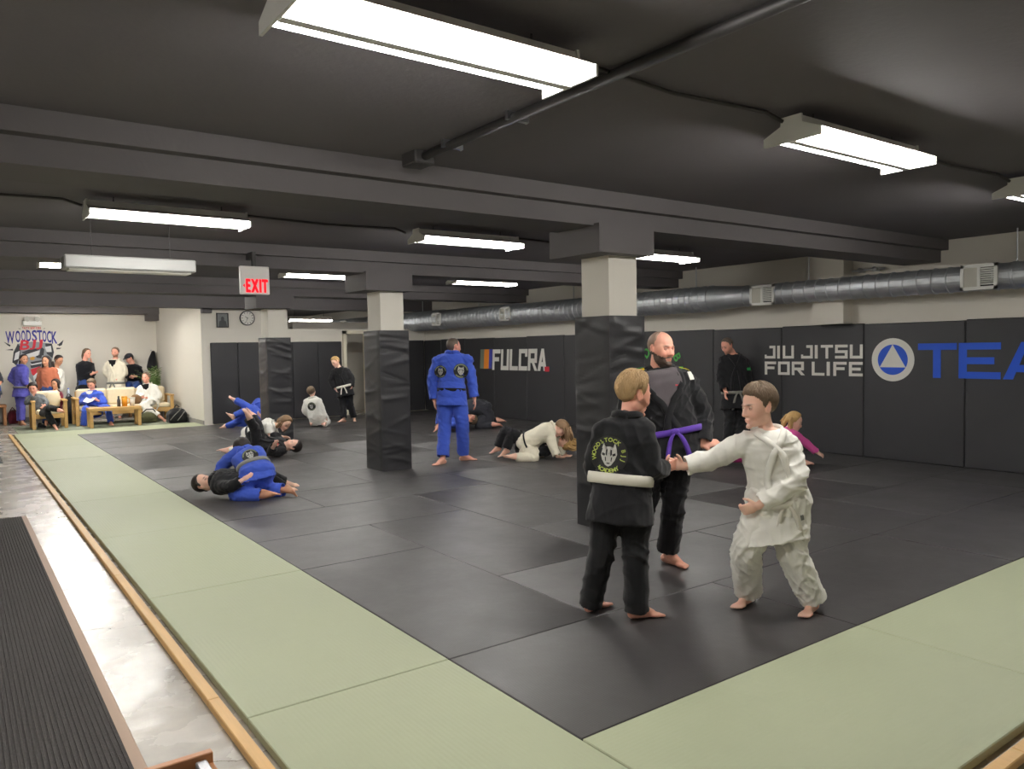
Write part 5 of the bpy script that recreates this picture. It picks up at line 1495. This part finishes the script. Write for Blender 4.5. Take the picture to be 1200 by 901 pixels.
# small stand behind the armchair with a maroon helmet bag and a bottle
st = empty('side_table', (2.08, 20.95, ZF), 'small dark side table behind the armchair', 'table')
MB().cbox(1.85, 2.32, 20.8, 21.15, .50, .54, .005).build('tabletop', M['bag_brown'], st)
for x in (1.87, 2.27):
    for y in (20.82, 21.10): MB().box(x, x+.03, y, y+.03, ZF, .50).build('leg', M['dark_metal'], st)
hb = empty('cloth_bundle', (2.0, 20.95, .54), 'round maroon bundle on the side table behind the armchair', 'bag')
link('bundle', soft_bag(1.88, 2.12, 20.85, 21.08, .54, .73, 46), M['maroon'], hb, True)
MB().tube([(1.94, 20.9, .70), (1.99, 20.86, .77), (2.05, 20.9, .71)], .012, 8).build('tie', M['maroon'], hb, smooth=True)
wb = empty('clear_bottle', (2.22, 20.95, .54), 'clear plastic bottle next to the maroon bundle', 'bottle')
MB().tube([(2.22, 20.95, .54), (2.22, 20.95, .70), (2.22, 20.95, .74), (2.22, 20.95, .76)], [.036, .036, .015, .015], 14).build('bottle_body', material('pale_plastic', srgb(186, 196, 206), .2), wb, smooth=True)
MB().tube([(2.22, 20.95, .76), (2.22, 20.95, .785)], [.017, .017], 12).build('cap', M['print_blue'], wb, smooth=True)
# bench at the left edge
bn = empty('bench', (.6, 21.5, ZF), 'brown wooden bench against the mural wall at the left edge', 'bench')
M['bench_wood'] = material('brown_wood', srgb(150, 104, 66), .5, vary=.15, vscale=6, stretch=(1, 8, 8))
MB().cbox(-.35, 1.0, 21.3, 21.75, .38, .44, .006).build('seat', M['bench_wood'], bn)
for x in (-.33, .93):
    for y in (21.32, 21.67): MB().cbox(x, x+.06, y, y+.06, ZF, .38, .004).build('leg', M['bench_wood'], bn)
MB().box(-.27, .93, 21.7, 21.72, .02, .36).build('back_panel', material('grey_panel', srgb(150, 146, 140), .7), bn)
# shoes under the armchair
for i, (x, y, a, lb) in enumerate(((1.52, 19.75, .4, 'dark shoe under the armchair, the left of two'), (1.86, 19.8, -.3, 'dark shoe under the armchair, the right of two'))):
    sh = empty('shoe', (x, y, ZF2), lb, 'shoe', 'shoes under the armchair')
    d = V(math.sin(a), -math.cos(a), 0)
    mb = MB(); limb(mb, [V(x, y, ZF2+.05), V(x, y, ZF2+.045)+d*.1, V(x, y, ZF2+.035)+d*.2], [.05, .045, .034], 12)
    mb.ball((x, y, ZF2+.07), .045, .045, .05)
    me = remesh(mb, .01, 3); co = get_co(me); co[:, 2] = np.maximum(co[:, 2], ZF2+.018); set_co(me, co)
    link('upper', me, M['bag_black'], sh, True)
    MB().tube([V(x, y, ZF2+.0)-d*.045, V(x, y, ZF2)+d*.24], .018, 8, flat=.5).build('sole', M['print_white'], sh, smooth=True)
# potted palm
pl = empty('potted_palm', (4.15, 20.95, ZF), 'green palm in a pot standing in the corner by the side wall', 'plant')
MB().tube([(4.15, 20.95, ZF), (4.15, 20.95, .42), (4.15, 20.95, .44), (4.15, 20.95, .40)], [.13, .18, .17, .155], 20).build('pot', material('grey_pot', srgb(120, 116, 110), .6), pl, smooth=True)
M['leaf'] = material('palm_leaf', srgb(86, 112, 56), .5, vary=.25, vscale=10)
rng = random.Random(5)
for i in range(15):
    az = i*2.4+rng.uniform(-.2, .2); L = rng.uniform(.5, .8); lean = rng.uniform(.25, .75)
    base_ = V(4.15, 20.95, .40); d = V(math.cos(az), math.sin(az), 0)
    if d[0] > 0: d[0] *= .12
    pts = [base_+d*L*lean*t*t+V(0, 0, 1)*(L*(1.15*t-.35*lean*t*t)) for t in np.linspace(0, 1, 7)]
    mb = MB().tube(pts, [.008, .008, .007, .006, .005, .004, .002], 6)
    for t in np.linspace(.4, 1, 9):
        j = min(5, int(t*6)); f = t*6-j; p = pts[j]*(1-f)+pts[min(j+1, 6)]*f
        tg = unit(pts[min(j+1, 6)]-pts[j])
        sdv = unit(np.cross(tg, V(0, 0, 1)))
        for sg in (-1, 1):
            tip = p+(sdv*sg*.7+tg*.75-V(0, 0, .25))*.17*(1.15-.5*t)
            tip[0] = min(tip[0], 4.385); wv_ = tg*.012
            mb.add([p-wv_, p+wv_, p*.4+tip*.6+wv_*.9+V(0, 0, .015), tip, p*.4+tip*.6-wv_*.9+V(0, 0, .012)], [(0, 1, 2, 4), (4, 2, 3)])
    mb.build('frond', M['leaf'], pl)
# coat hanging on the wall corner
cw = empty('hanging_coat', (4.3, 21.9, 1.4), 'black coat hanging on the wall above the palm', 'coat')
mb = MB(); limb(mb, [V(4.3, 21.9, 1.60), V(4.27, 21.89, 1.42), V(4.25, 21.88, 1.22)], [.05, .10, .13], 14)
link('coat_body', remesh(mb, .016, 3), M['bag_black'], cw, True)
MB().cyl((4.26, 22.0, 1.66), (4.26, 21.9, 1.66), .012, 8).build('hook', M['steel'], cw)

# ------------------------------------------------------------------ mural on the back wall: flat paint, one object with its pieces
mural = empty('wall_mural', (1.6, 21.99, 1.6), 'painted club mural reading WOODSTOCK with a red-mouthed head on the white wall', 'mural')
M['m_indigo'] = material('paint_indigo', srgb(56, 56, 142), .7)
M['m_red'] = material('paint_red', srgb(206, 48, 62), .7)
M['m_dark'] = material('paint_charcoal', srgb(52, 54, 60), .7)
M['m_grey'] = material('paint_grey', srgb(142, 146, 150), .7)
M['m_pale'] = material('paint_pale', srgb(214, 216, 216), .7)
M['m_gold'] = material('paint_gold', srgb(206, 156, 64), .7)
def mu(u, v, w=0.0):    # mural grid (15 units per photo pixel) -> wall
    return (1.07+(u/15-6)*.01767, 21.9985-w, 2.16-(v/15-28)*.0207)
layer = [0]
def paint(nme, polys, mat):
    layer[0] += 1
    for i, poly in enumerate(polys):
        mb = MB(); n_ = len(poly); c = (sum(p[0] for p in poly)/n_, sum(p[1] for p in poly)/n_)
        mb.add([mu(c[0], c[1], .0006*layer[0]+.00002*i)]+[mu(x, y, .0006*layer[0]+.00002*i) for x, y in poly], [(0, 1+k, 1+(k+1) % n_) for k in range(n_)])
        mb.build(nme, M[mat], mural)
paint('splash', [[(60, 600), (175, 660), (160, 690), (120, 660)], [(80, 745), (210, 725), (215, 755), (160, 750)], [(1115, 575), (1010, 660), (1030, 690), (1080, 670)], [(1070, 720), (980, 715), (975, 745), (1040, 738)], [(310, 370), (355, 375), (355, 388)], [(800, 365), (760, 385), (755, 390), (770, 370)], [(1080, 660), (1000, 650), (1000, 675)]], 'm_dark')
paint('head_shape', [[(290, 640), (560, 600), (900, 640), (930, 800), (880, 960), (760, 1150), (620, 1300), (540, 1330), (450, 1200), (300, 1080), (200, 960), (240, 800)]], 'm_grey')
paint('ear_shape', [[(300, 640), (220, 780), (190, 960), (260, 1010), (330, 860), (350, 700)], [(780, 640), (900, 640), (930, 790), (900, 900), (800, 820)], [(700, 690), (760, 740), (740, 850), (670, 840)]], 'm_dark')
paint('fur_patch', [[(250, 800), (330, 760), (300, 900), (220, 930)], [(430, 800), (680, 760), (640, 860), (460, 880)], [(770, 700), (880, 680), (890, 790), (800, 790)], [(500, 960), (740, 940), (720, 1010), (520, 1020)]], 'm_pale')
paint('dark_marking', [[(350, 790), (520, 730), (720, 720), (620, 770), (430, 830)], [(500, 960), (720, 930), (700, 965), (520, 1000)], [(600, 860), (720, 820), (700, 900), (620, 890)], [(500, 1020), (700, 990), (690, 1040), (510, 1070)]], 'm_dark')
paint('mouth', [[(500, 1090), (670, 1040), (660, 1110), (560, 1210), (520, 1180)]], 'm_red')
paint('fang', [[(540, 1210), (680, 1090), (690, 1130), (600, 1280), (550, 1310)]], 'm_pale')
paint('jaw_line', [[(560, 1290), (640, 1180), (650, 1190), (590, 1300)]], 'm_dark')
paint('eye', [[(500, 880), (560, 865), (590, 890), (560, 930), (505, 925)]], 'm_gold')
# WOODSTOCK, slightly arched
lay_ = .0006*(layer[0]+1)
word = 'WOODSTOCK'
us = [(95, 250), (265, 350), (365, 440), (452, 535), (550, 640), (640, 735), (735, 808), (815, 895), (900, 1000)]
for ch, (u0, u1) in zip(word, us):
    v, f, adv = glyph(ch)
    um = (u0+u1)/2
    top_ = 400+((um-545)/455)**2*32; bot = 602+((um-545)/455)**2*50
    h = v[:, 1].max()-min(0, v[:, 1].min())
    lo = v[:, 1].min()
    MB().add([mu(u0+(u1-u0)*q[0]/adv, bot+(top_-bot)*(q[1]-lo)/(v[:, 1].max()-lo), lay_) for q in v], f).build('mural_letter', M['m_indigo'], mural)
for ch, (u0, u1) in zip('BJJ', ((340, 505), (510, 610), (625, 730))):
    v, f, adv = glyph(ch); lo, hi = v[:, 1].min(), v[:, 1].max()
    MB().add([mu(u0+(u1-u0)*q[0]/adv+30*((q[1]-lo)/(hi-lo)-.5), 745-(u0-340)*.02-170*(q[1]-lo)/(hi-lo), lay_+.0006) for q in v], f).build('mural_letter', M['m_red'], mural)
txt, tw = text_flat('TACTX NEW YORK', 40, 330, gap=.12)
for v, f in txt: MB().add([mu(390+p[0], 385-p[1], lay_) for p in v], f).build('mural_letter', M['m_red'], mural)

# ------------------------------------------------------------------ people in the seating corner
FS = dict(vox=.016, group=None)
person('girl in violet gi standing with hands on hips at the mural wall',
    dict(pel=(25, 455), neck=(25, 428, .1), head=(28, 421, -.2), sl=(17, 433, .3), sr=(29, 433, -.4), el=(12, 444, .3), er=(28, 446, -.7), wl=(20, 450, -.2), wr=(33, 452, .1), kl=(23, 475, .1), kr=(26, 475, -.1), al=(23, 494), ar=(26, 494.5), tl=(26, 496, -.8), tr=(30, 493, -.4)),
    18.0, 1.57, 'gi_violet', 'gi_violet', 'belt_grey', face=(.8, -.1, -.5), skin='tan', hair=('long', .008, 'hair_dark'), seed=31, stand=True, floor_z=ZF, female=True, lbulk=.95, bulk=.95, locks=([[(0, -.09, .0), (0, -.1, -.1), (0, -.09, -.16)], .035, .02],), **FS)
person('long-haired woman in rust sweater standing before the mural',
    dict(pel=(57, 458), neck=(56, 430, .1), head=(54, 423, -.3), sl=(64, 434, 0), sr=(47, 434, 0), el=(67, 447, .1), er=(46, 447, .1), wl=(63, 458, -.5), wr=(48, 459, -.4), kl=(60, 477, -.1), kr=(54, 477, -.1), al=(60, 495), ar=(54, 495.5), tl=(60, 496, -.9), tr=(53, 497, -.9)),
    17.9, 1.62, 'sweater', 'jeans', None, face=(-.05, -.05, -1), skin='tan', hair=('long', .014, 'hair_dark'), seed=32, stand=True, floor_z=ZF, female=True, jacket='sweater', bulk=1.05, skirt=.06,
    locks=([[(-.07, -.02, .02), (-.085, .0, -.08), (-.08, .02, -.2)], .035, .02], [[(.07, -.02, .02), (.085, .0, -.08), (.08, .02, -.2)], .035, .02], [[(0, -.09, 0), (0, -.1, -.1), (0, -.08, -.22)], .06, .05]), **FS)
person('man in white gi bending forward behind the woman in rust sweater',
    dict(pel=(62, 458), neck=(66, 431, .0), head=(69, 422, -.1), sl=(70, 436, .6), sr=(63, 434, -.4), el=(73, 449, .2), er=(66, 446, -.2), wl=(71, 459, -.2), wr=(70, 446, .6), kl=(64, 476, 0), kr=(60, 476, 0), al=(64, 490), ar=(60, 490), tl=(68, 491, 0), tr=(64, 491, 0)),
    18.5, 1.72, 'gi_white', 'pants_black', None, face=(.85, -.4, -.2), skin='tan', hair=('short', .014, 'hair_dark'), seed=33, stand=True, floor_z=ZF, **FS)
person('small dark-haired child in maroon standing behind the armchair',
    dict(pel=(66, 474), neck=(66, 458, .1), head=(65, 450, -.2), sl=(71, 461, 0), sr=(61, 461, 0), el=(73, 470, 0), er=(60, 470, 0), wl=(70, 477, -.5), wr=(61, 478, -.4), kl=(68, 484, -.2), kr=(64, 484, -.2), al=(68, 498), ar=(64, 498), tl=(68, 498, -.9), tr=(64, 498, -.9)),
    17.3, 1.08, 'maroon', 'pants_black', None, face=(-.2, -.1, -.95), skin='tan', hair=('long', .02, 'hair_dark'), seed=34, stand=True, floor_z=ZF, jacket='shirt', skirt=.1, locks=([[(-.08, 0, 0), (-.09, 0, -.1)], .03, .02], [[(.08, 0, 0), (.09, 0, -.1)], .03, .02]), **FS)
person('person in grey camouflage hoodie lounging in the armchair with crossed legs',
    dict(pel=(50, 482), neck=(40, 463, .1), head=(38.5, 455, -.3), sl=(49, 465, .1), sr=(33, 467, -.2), el=(55, 472, -.1), er=(31, 473, -.5), wl=(52, 475, -.5), wr=(40, 462, -.4), hl=(52, 482, 0), hr=(47, 483, 0), kl=(58, 478, -.9), kr=(56, 485, -.9), al=(70, 480, -.3), ar=(64, 499, -.1), tl=(77, 480, -.3), tr=(67, 503, -.7)),
    16.75, 1.45, 'camo', 'pants_black', None, face=(.35, -.2, -.9), skin='red', hair=('fringe', .022, 'hair_dark'), seed=35, flat=False, jacket='hoodie', skirt=.05, floor_z=ZF2, ground=False, vox=.014)
person('person in black hoodie and jeans standing behind the sofa, hand at chin',
    dict(pel=(101, 450), neck=(99, 423, .1), head=(102, 414, -.2), sl=(104, 428, .5), sr=(95, 428, -.6), el=(109, 440, .3), er=(97, 442, -.4), wl=(107, 424, -.1), wr=(108, 438, .2), kl=(103, 471, 0), kr=(99, 471, 0), al=(103, 487), ar=(99, 488), tl=(108, 488, -.2), tr=(104, 489, -.2)),
    18.9, 1.75, 'hoodie_black', 'jeans', None, face=(.9, -.1, -.3), skin='red', hair=('long', .014, 'hair_brown'), seed=36, stand=True, floor_z=ZF, jacket='hoodie', bulk=1.1, skirt=.08, locks=([[(0, -.09, .02), (0, -.11, -.06), (0, -.1, -.12)], .045, .03],), **FS)
person('boy in blue gi sitting on the sofa reading a white booklet',
    dict(pel=(108, 480), neck=(108, 458, .1), head=(107, 450, -.3), sl=(118, 462, .1), sr=(98, 463, -.1), el=(123, 473, .0), er=(93, 472, .1), wl=(114, 469, -.8), wr=(101, 470, -.8), hl=(112, 480, 0), hr=(104, 481, 0), kl=(126, 477, -.8), kr=(100, 479, -.95), al=(130, 496, -.1), ar=(98, 500, -.1), tl=(136, 498, -.6), tr=(98, 504, -.9)),
    17.55, 1.55, 'gi_blue', 'gi_blue', None, face=(-.05, -.45, -.9), skin='red', hair=('fringe', .018, 'hair_brown'), seed=37, flat=False, vopen=.15, inner='gi_white', floor_z=ZF2, ground=False, vox=.014, curl=(.7, .7))
person('bearded man in cream gi standing with clasped hands behind the sofa',
    dict(pel=(136, 449), neck=(135, 421, .1), head=(135, 412.5, -.2), sl=(144, 427, .0), sr=(126, 427, .0), el=(146.5, 437, .2), er=(123.5, 437, .2), wl=(139, 444, -.7), wr=(133, 444, -.7), kl=(140, 469, -.1), kr=(132, 469, -.1), al=(140, 486), ar=(132, 486), tl=(141, 490, -.9), tr=(131, 490, -.9)),
    19.1, 1.8, 'gi_cream', 'gi_white', 'belt_grey', face=(.05, -.1, -1), skin='red', hair=('short', .012, 'hair_brown'), seed=38, stand=True, floor_z=ZF, vopen=.35, stubble=.85, inner='shirt_black', bulk=.98, belt_f=.02, bw=.05, **FS)
person('man in black top, jeans and cap sitting on a stool behind the sofa',
    dict(pel=(158, 452), neck=(156, 427, .1), head=(151.5, 420, -.4), sl=(163, 431, .1), sr=(149, 431, -.1), el=(166, 441, -.2), er=(149, 441, -.3), wl=(159, 441, -.8), wr=(153, 442, -.8), hl=(161, 452, 0), hr=(155, 452, 0), kl=(160, 450, -.95), kr=(150, 450, -.95), al=(157, 468, -.2), ar=(147, 468, -.1), tl=(155, 472, -.8), tr=(145, 472, -.8)),
    19.75, 1.72, 'hoodie_black', 'jeans', None, face=(-.55, -.5, -.65), skin='red', hair=('fringe', .016, 'hair_dark'), seed=39, flat=False, jacket='hoodie', skirt=.05, floor_z=ZF, ground=False, emblems=(), **FS)
person('woman in white gi sitting barefoot with crossed legs at the right end of the sofa',
    dict(pel=(178, 472), neck=(173, 450, .1), head=(171, 442.5, -.3), sl=(182, 454, .1), sr=(164, 455, -.1), el=(187, 465, .0), er=(162, 465, -.2), wl=(176, 466, -.7), wr=(168, 466, -.5), hl=(181, 472, 0), hr=(175, 473, 0), kl=(172, 472, -.95), kr=(167, 474, -.95), al=(171, 490, -.1), ar=(187, 488, -.2), tl=(173, 493, -.9), tr=(193, 492, -.3)),
    18.25, 1.62, 'gi_white', 'gi_white', 'belt_white', face=(-.15, -.05, -1), skin='red', hair=('short', .016, 'hair_brown'), seed=40, flat=False, vopen=.4, inner='shirt_black', floor_z=ZF2, ground=False, vox=.014, female=True, knot=False)
person('person in grey shirt at the left edge of the photo, only an elbow in view',
    dict(pel=(-9, 458), neck=(-12, 425, .1), head=(-13, 416, -.2), sl=(-5, 431, .1), sr=(-19, 431, -.1), el=(1, 447, .1), er=(-22, 448, 0), wl=(-5, 455, -.7), wr=(-16, 456, -.5), kl=(-8, 480, -.1), kr=(-14, 480, -.1), al=(-8, 498), ar=(-14, 498), tl=(-8, 502, -.9), tr=(-14, 502, -.9)),
    17.2, 1.66, 'gi_grey', 'jeans', None, face=(.3, -.1, -1), skin='tan', hair=('short', .012, 'hair_dark'), seed=47, stand=True, floor_z=ZF, jacket='shirt', sleeve_end=.02, skirt=.06, **FS)
# booklet in the boy's hands, cap on the sitting man, stool under him
J_ = DONE['boy in blue gi sitting on the sofa reading a white booklet']
c_ = (J_['fl']+J_['fr'])/2 if 'fl' in J_ else (J_['wl']+J_['wr'])/2-VF*.09+V(0, 0, .0)
bk = empty('booklet', tuple(c_), 'open white booklet held by the boy in blue on the sofa', 'book')
for sg in (-1, 1):
    a_ = [c_, c_+VR*sg*.11+V(0, 0, .035)]
    MB().add([tuple(a_[i]+(VF*.07+V(0, 0, .04))*e+V(0, 0, t)) for t in (0, .006) for i in (0, 1) for e in (-1, 1)], [(0, 1, 3, 2), (4, 6, 7, 5), (0, 4, 5, 1), (2, 3, 7, 6), (0, 2, 6, 4), (1, 5, 7, 3)]).build('page', M['print_white'], bk)
J_ = DONE['man in black top, jeans and cap sitting on a stool behind the sofa']
h_ = J_['head']; f_ = vdir(-.55, -.5, -.65); z_ = unit(V(0, 0, 1)-f_*f_[2]); 
cp = empty('flat_cap', tuple(h_+z_*.1), 'dark grey cap worn by the man sitting behind the sofa', 'cap')
mb = MB(); ax_ = (np.cross(f_, z_), f_, z_)
blob(mb, h_+z_*.062-f_*.01, (.094, .112, .068), ax_); blob(mb, h_+z_*.055+f_*.095, (.06, .055, .012), ax_)
link('cap_body', remesh(mb, .01, 2), M['gi_grey'], cp, True)
p_ = J_['pel']; zs = float(p_[2])-.16
sl = empty('stool', (p_[0], p_[1], ZF), 'tall stool under the man in cap behind the sofa', 'stool')
MB().tube([(p_[0], p_[1], zs-.04), (p_[0], p_[1], zs)], [.17, .17], 20).build('seat', M['bench_wood'], sl)
for a in range(4):
    dx, dy = math.cos(a*math.pi/2+.78), math.sin(a*math.pi/2+.78)
    MB().tube([(p_[0]+dx*.12, p_[1]+dy*.12, zs-.04), (p_[0]+dx*.19, p_[1]+dy*.19, ZF)], .016, 8).build('leg', M['bench_wood'], sl)
MB().tube([(p_[0]+.165*math.cos(t), p_[1]+.165*math.sin(t), ZF+.25) for t in np.linspace(0, 2*math.pi, 17)], .01, 6).build('foot_ring', M['dark_metal'], sl)
# cream pillow in the armchair
pw = MB(); blob(pw, V(1.80, 19.78, .60), (.15, .07, .17), None, 16, 10)
pm_ = remesh(pw, .016, 2)
tag(link('pillow', pm_, M['cushion'], None, True), 'cream pillow leaning behind the person in camouflage', 'pillow')

# ------------------------------------------------------------------ corner of a wooden rack at the bottom edge of the photo
rk = empty('equipment_stand', (.45, 2.5, ZC), 'small wooden stand with grey metal bars at the bottom edge on the concrete', 'stand')
M['rack_wood'] = material('warm_wood', srgb(186, 128, 84), .45, vary=.15, vscale=6, stretch=(1, 8, 8))
MB().cbox(.06, .66, 2.66, 2.69, .14, .205, .003).build('back_board', M['rack_wood'], rk)
MB().cbox(.64, .66, 2.12, 2.66, .10, .17, .003).build('side_board', M['rack_wood'], rk)
MB().cbox(.08, .66, 2.10, 2.13, .14, .20, .003).build('front_board', M['rack_wood'], rk)
for x in (.06, .62):
    for y in (2.12, 2.63): MB().box(x, x+.03, y, y+.03, ZC, .15).build('leg', M['rack_wood'], rk)
MB().cbox(.60, .637, 2.13, 2.655, .165, .19, .004).build('metal_bar', material('grey_metal_bar', srgb(170, 172, 176), .35, .6), rk)
MB().cbox(.52, .55, 2.13, 2.655, .16, .185, .004).build('metal_bar', bpy.data.materials['grey_metal_bar'], rk)
MB().box(.08, .64, 2.13, 2.655, .12, .14).build('tray', M['black_plastic'], rk)
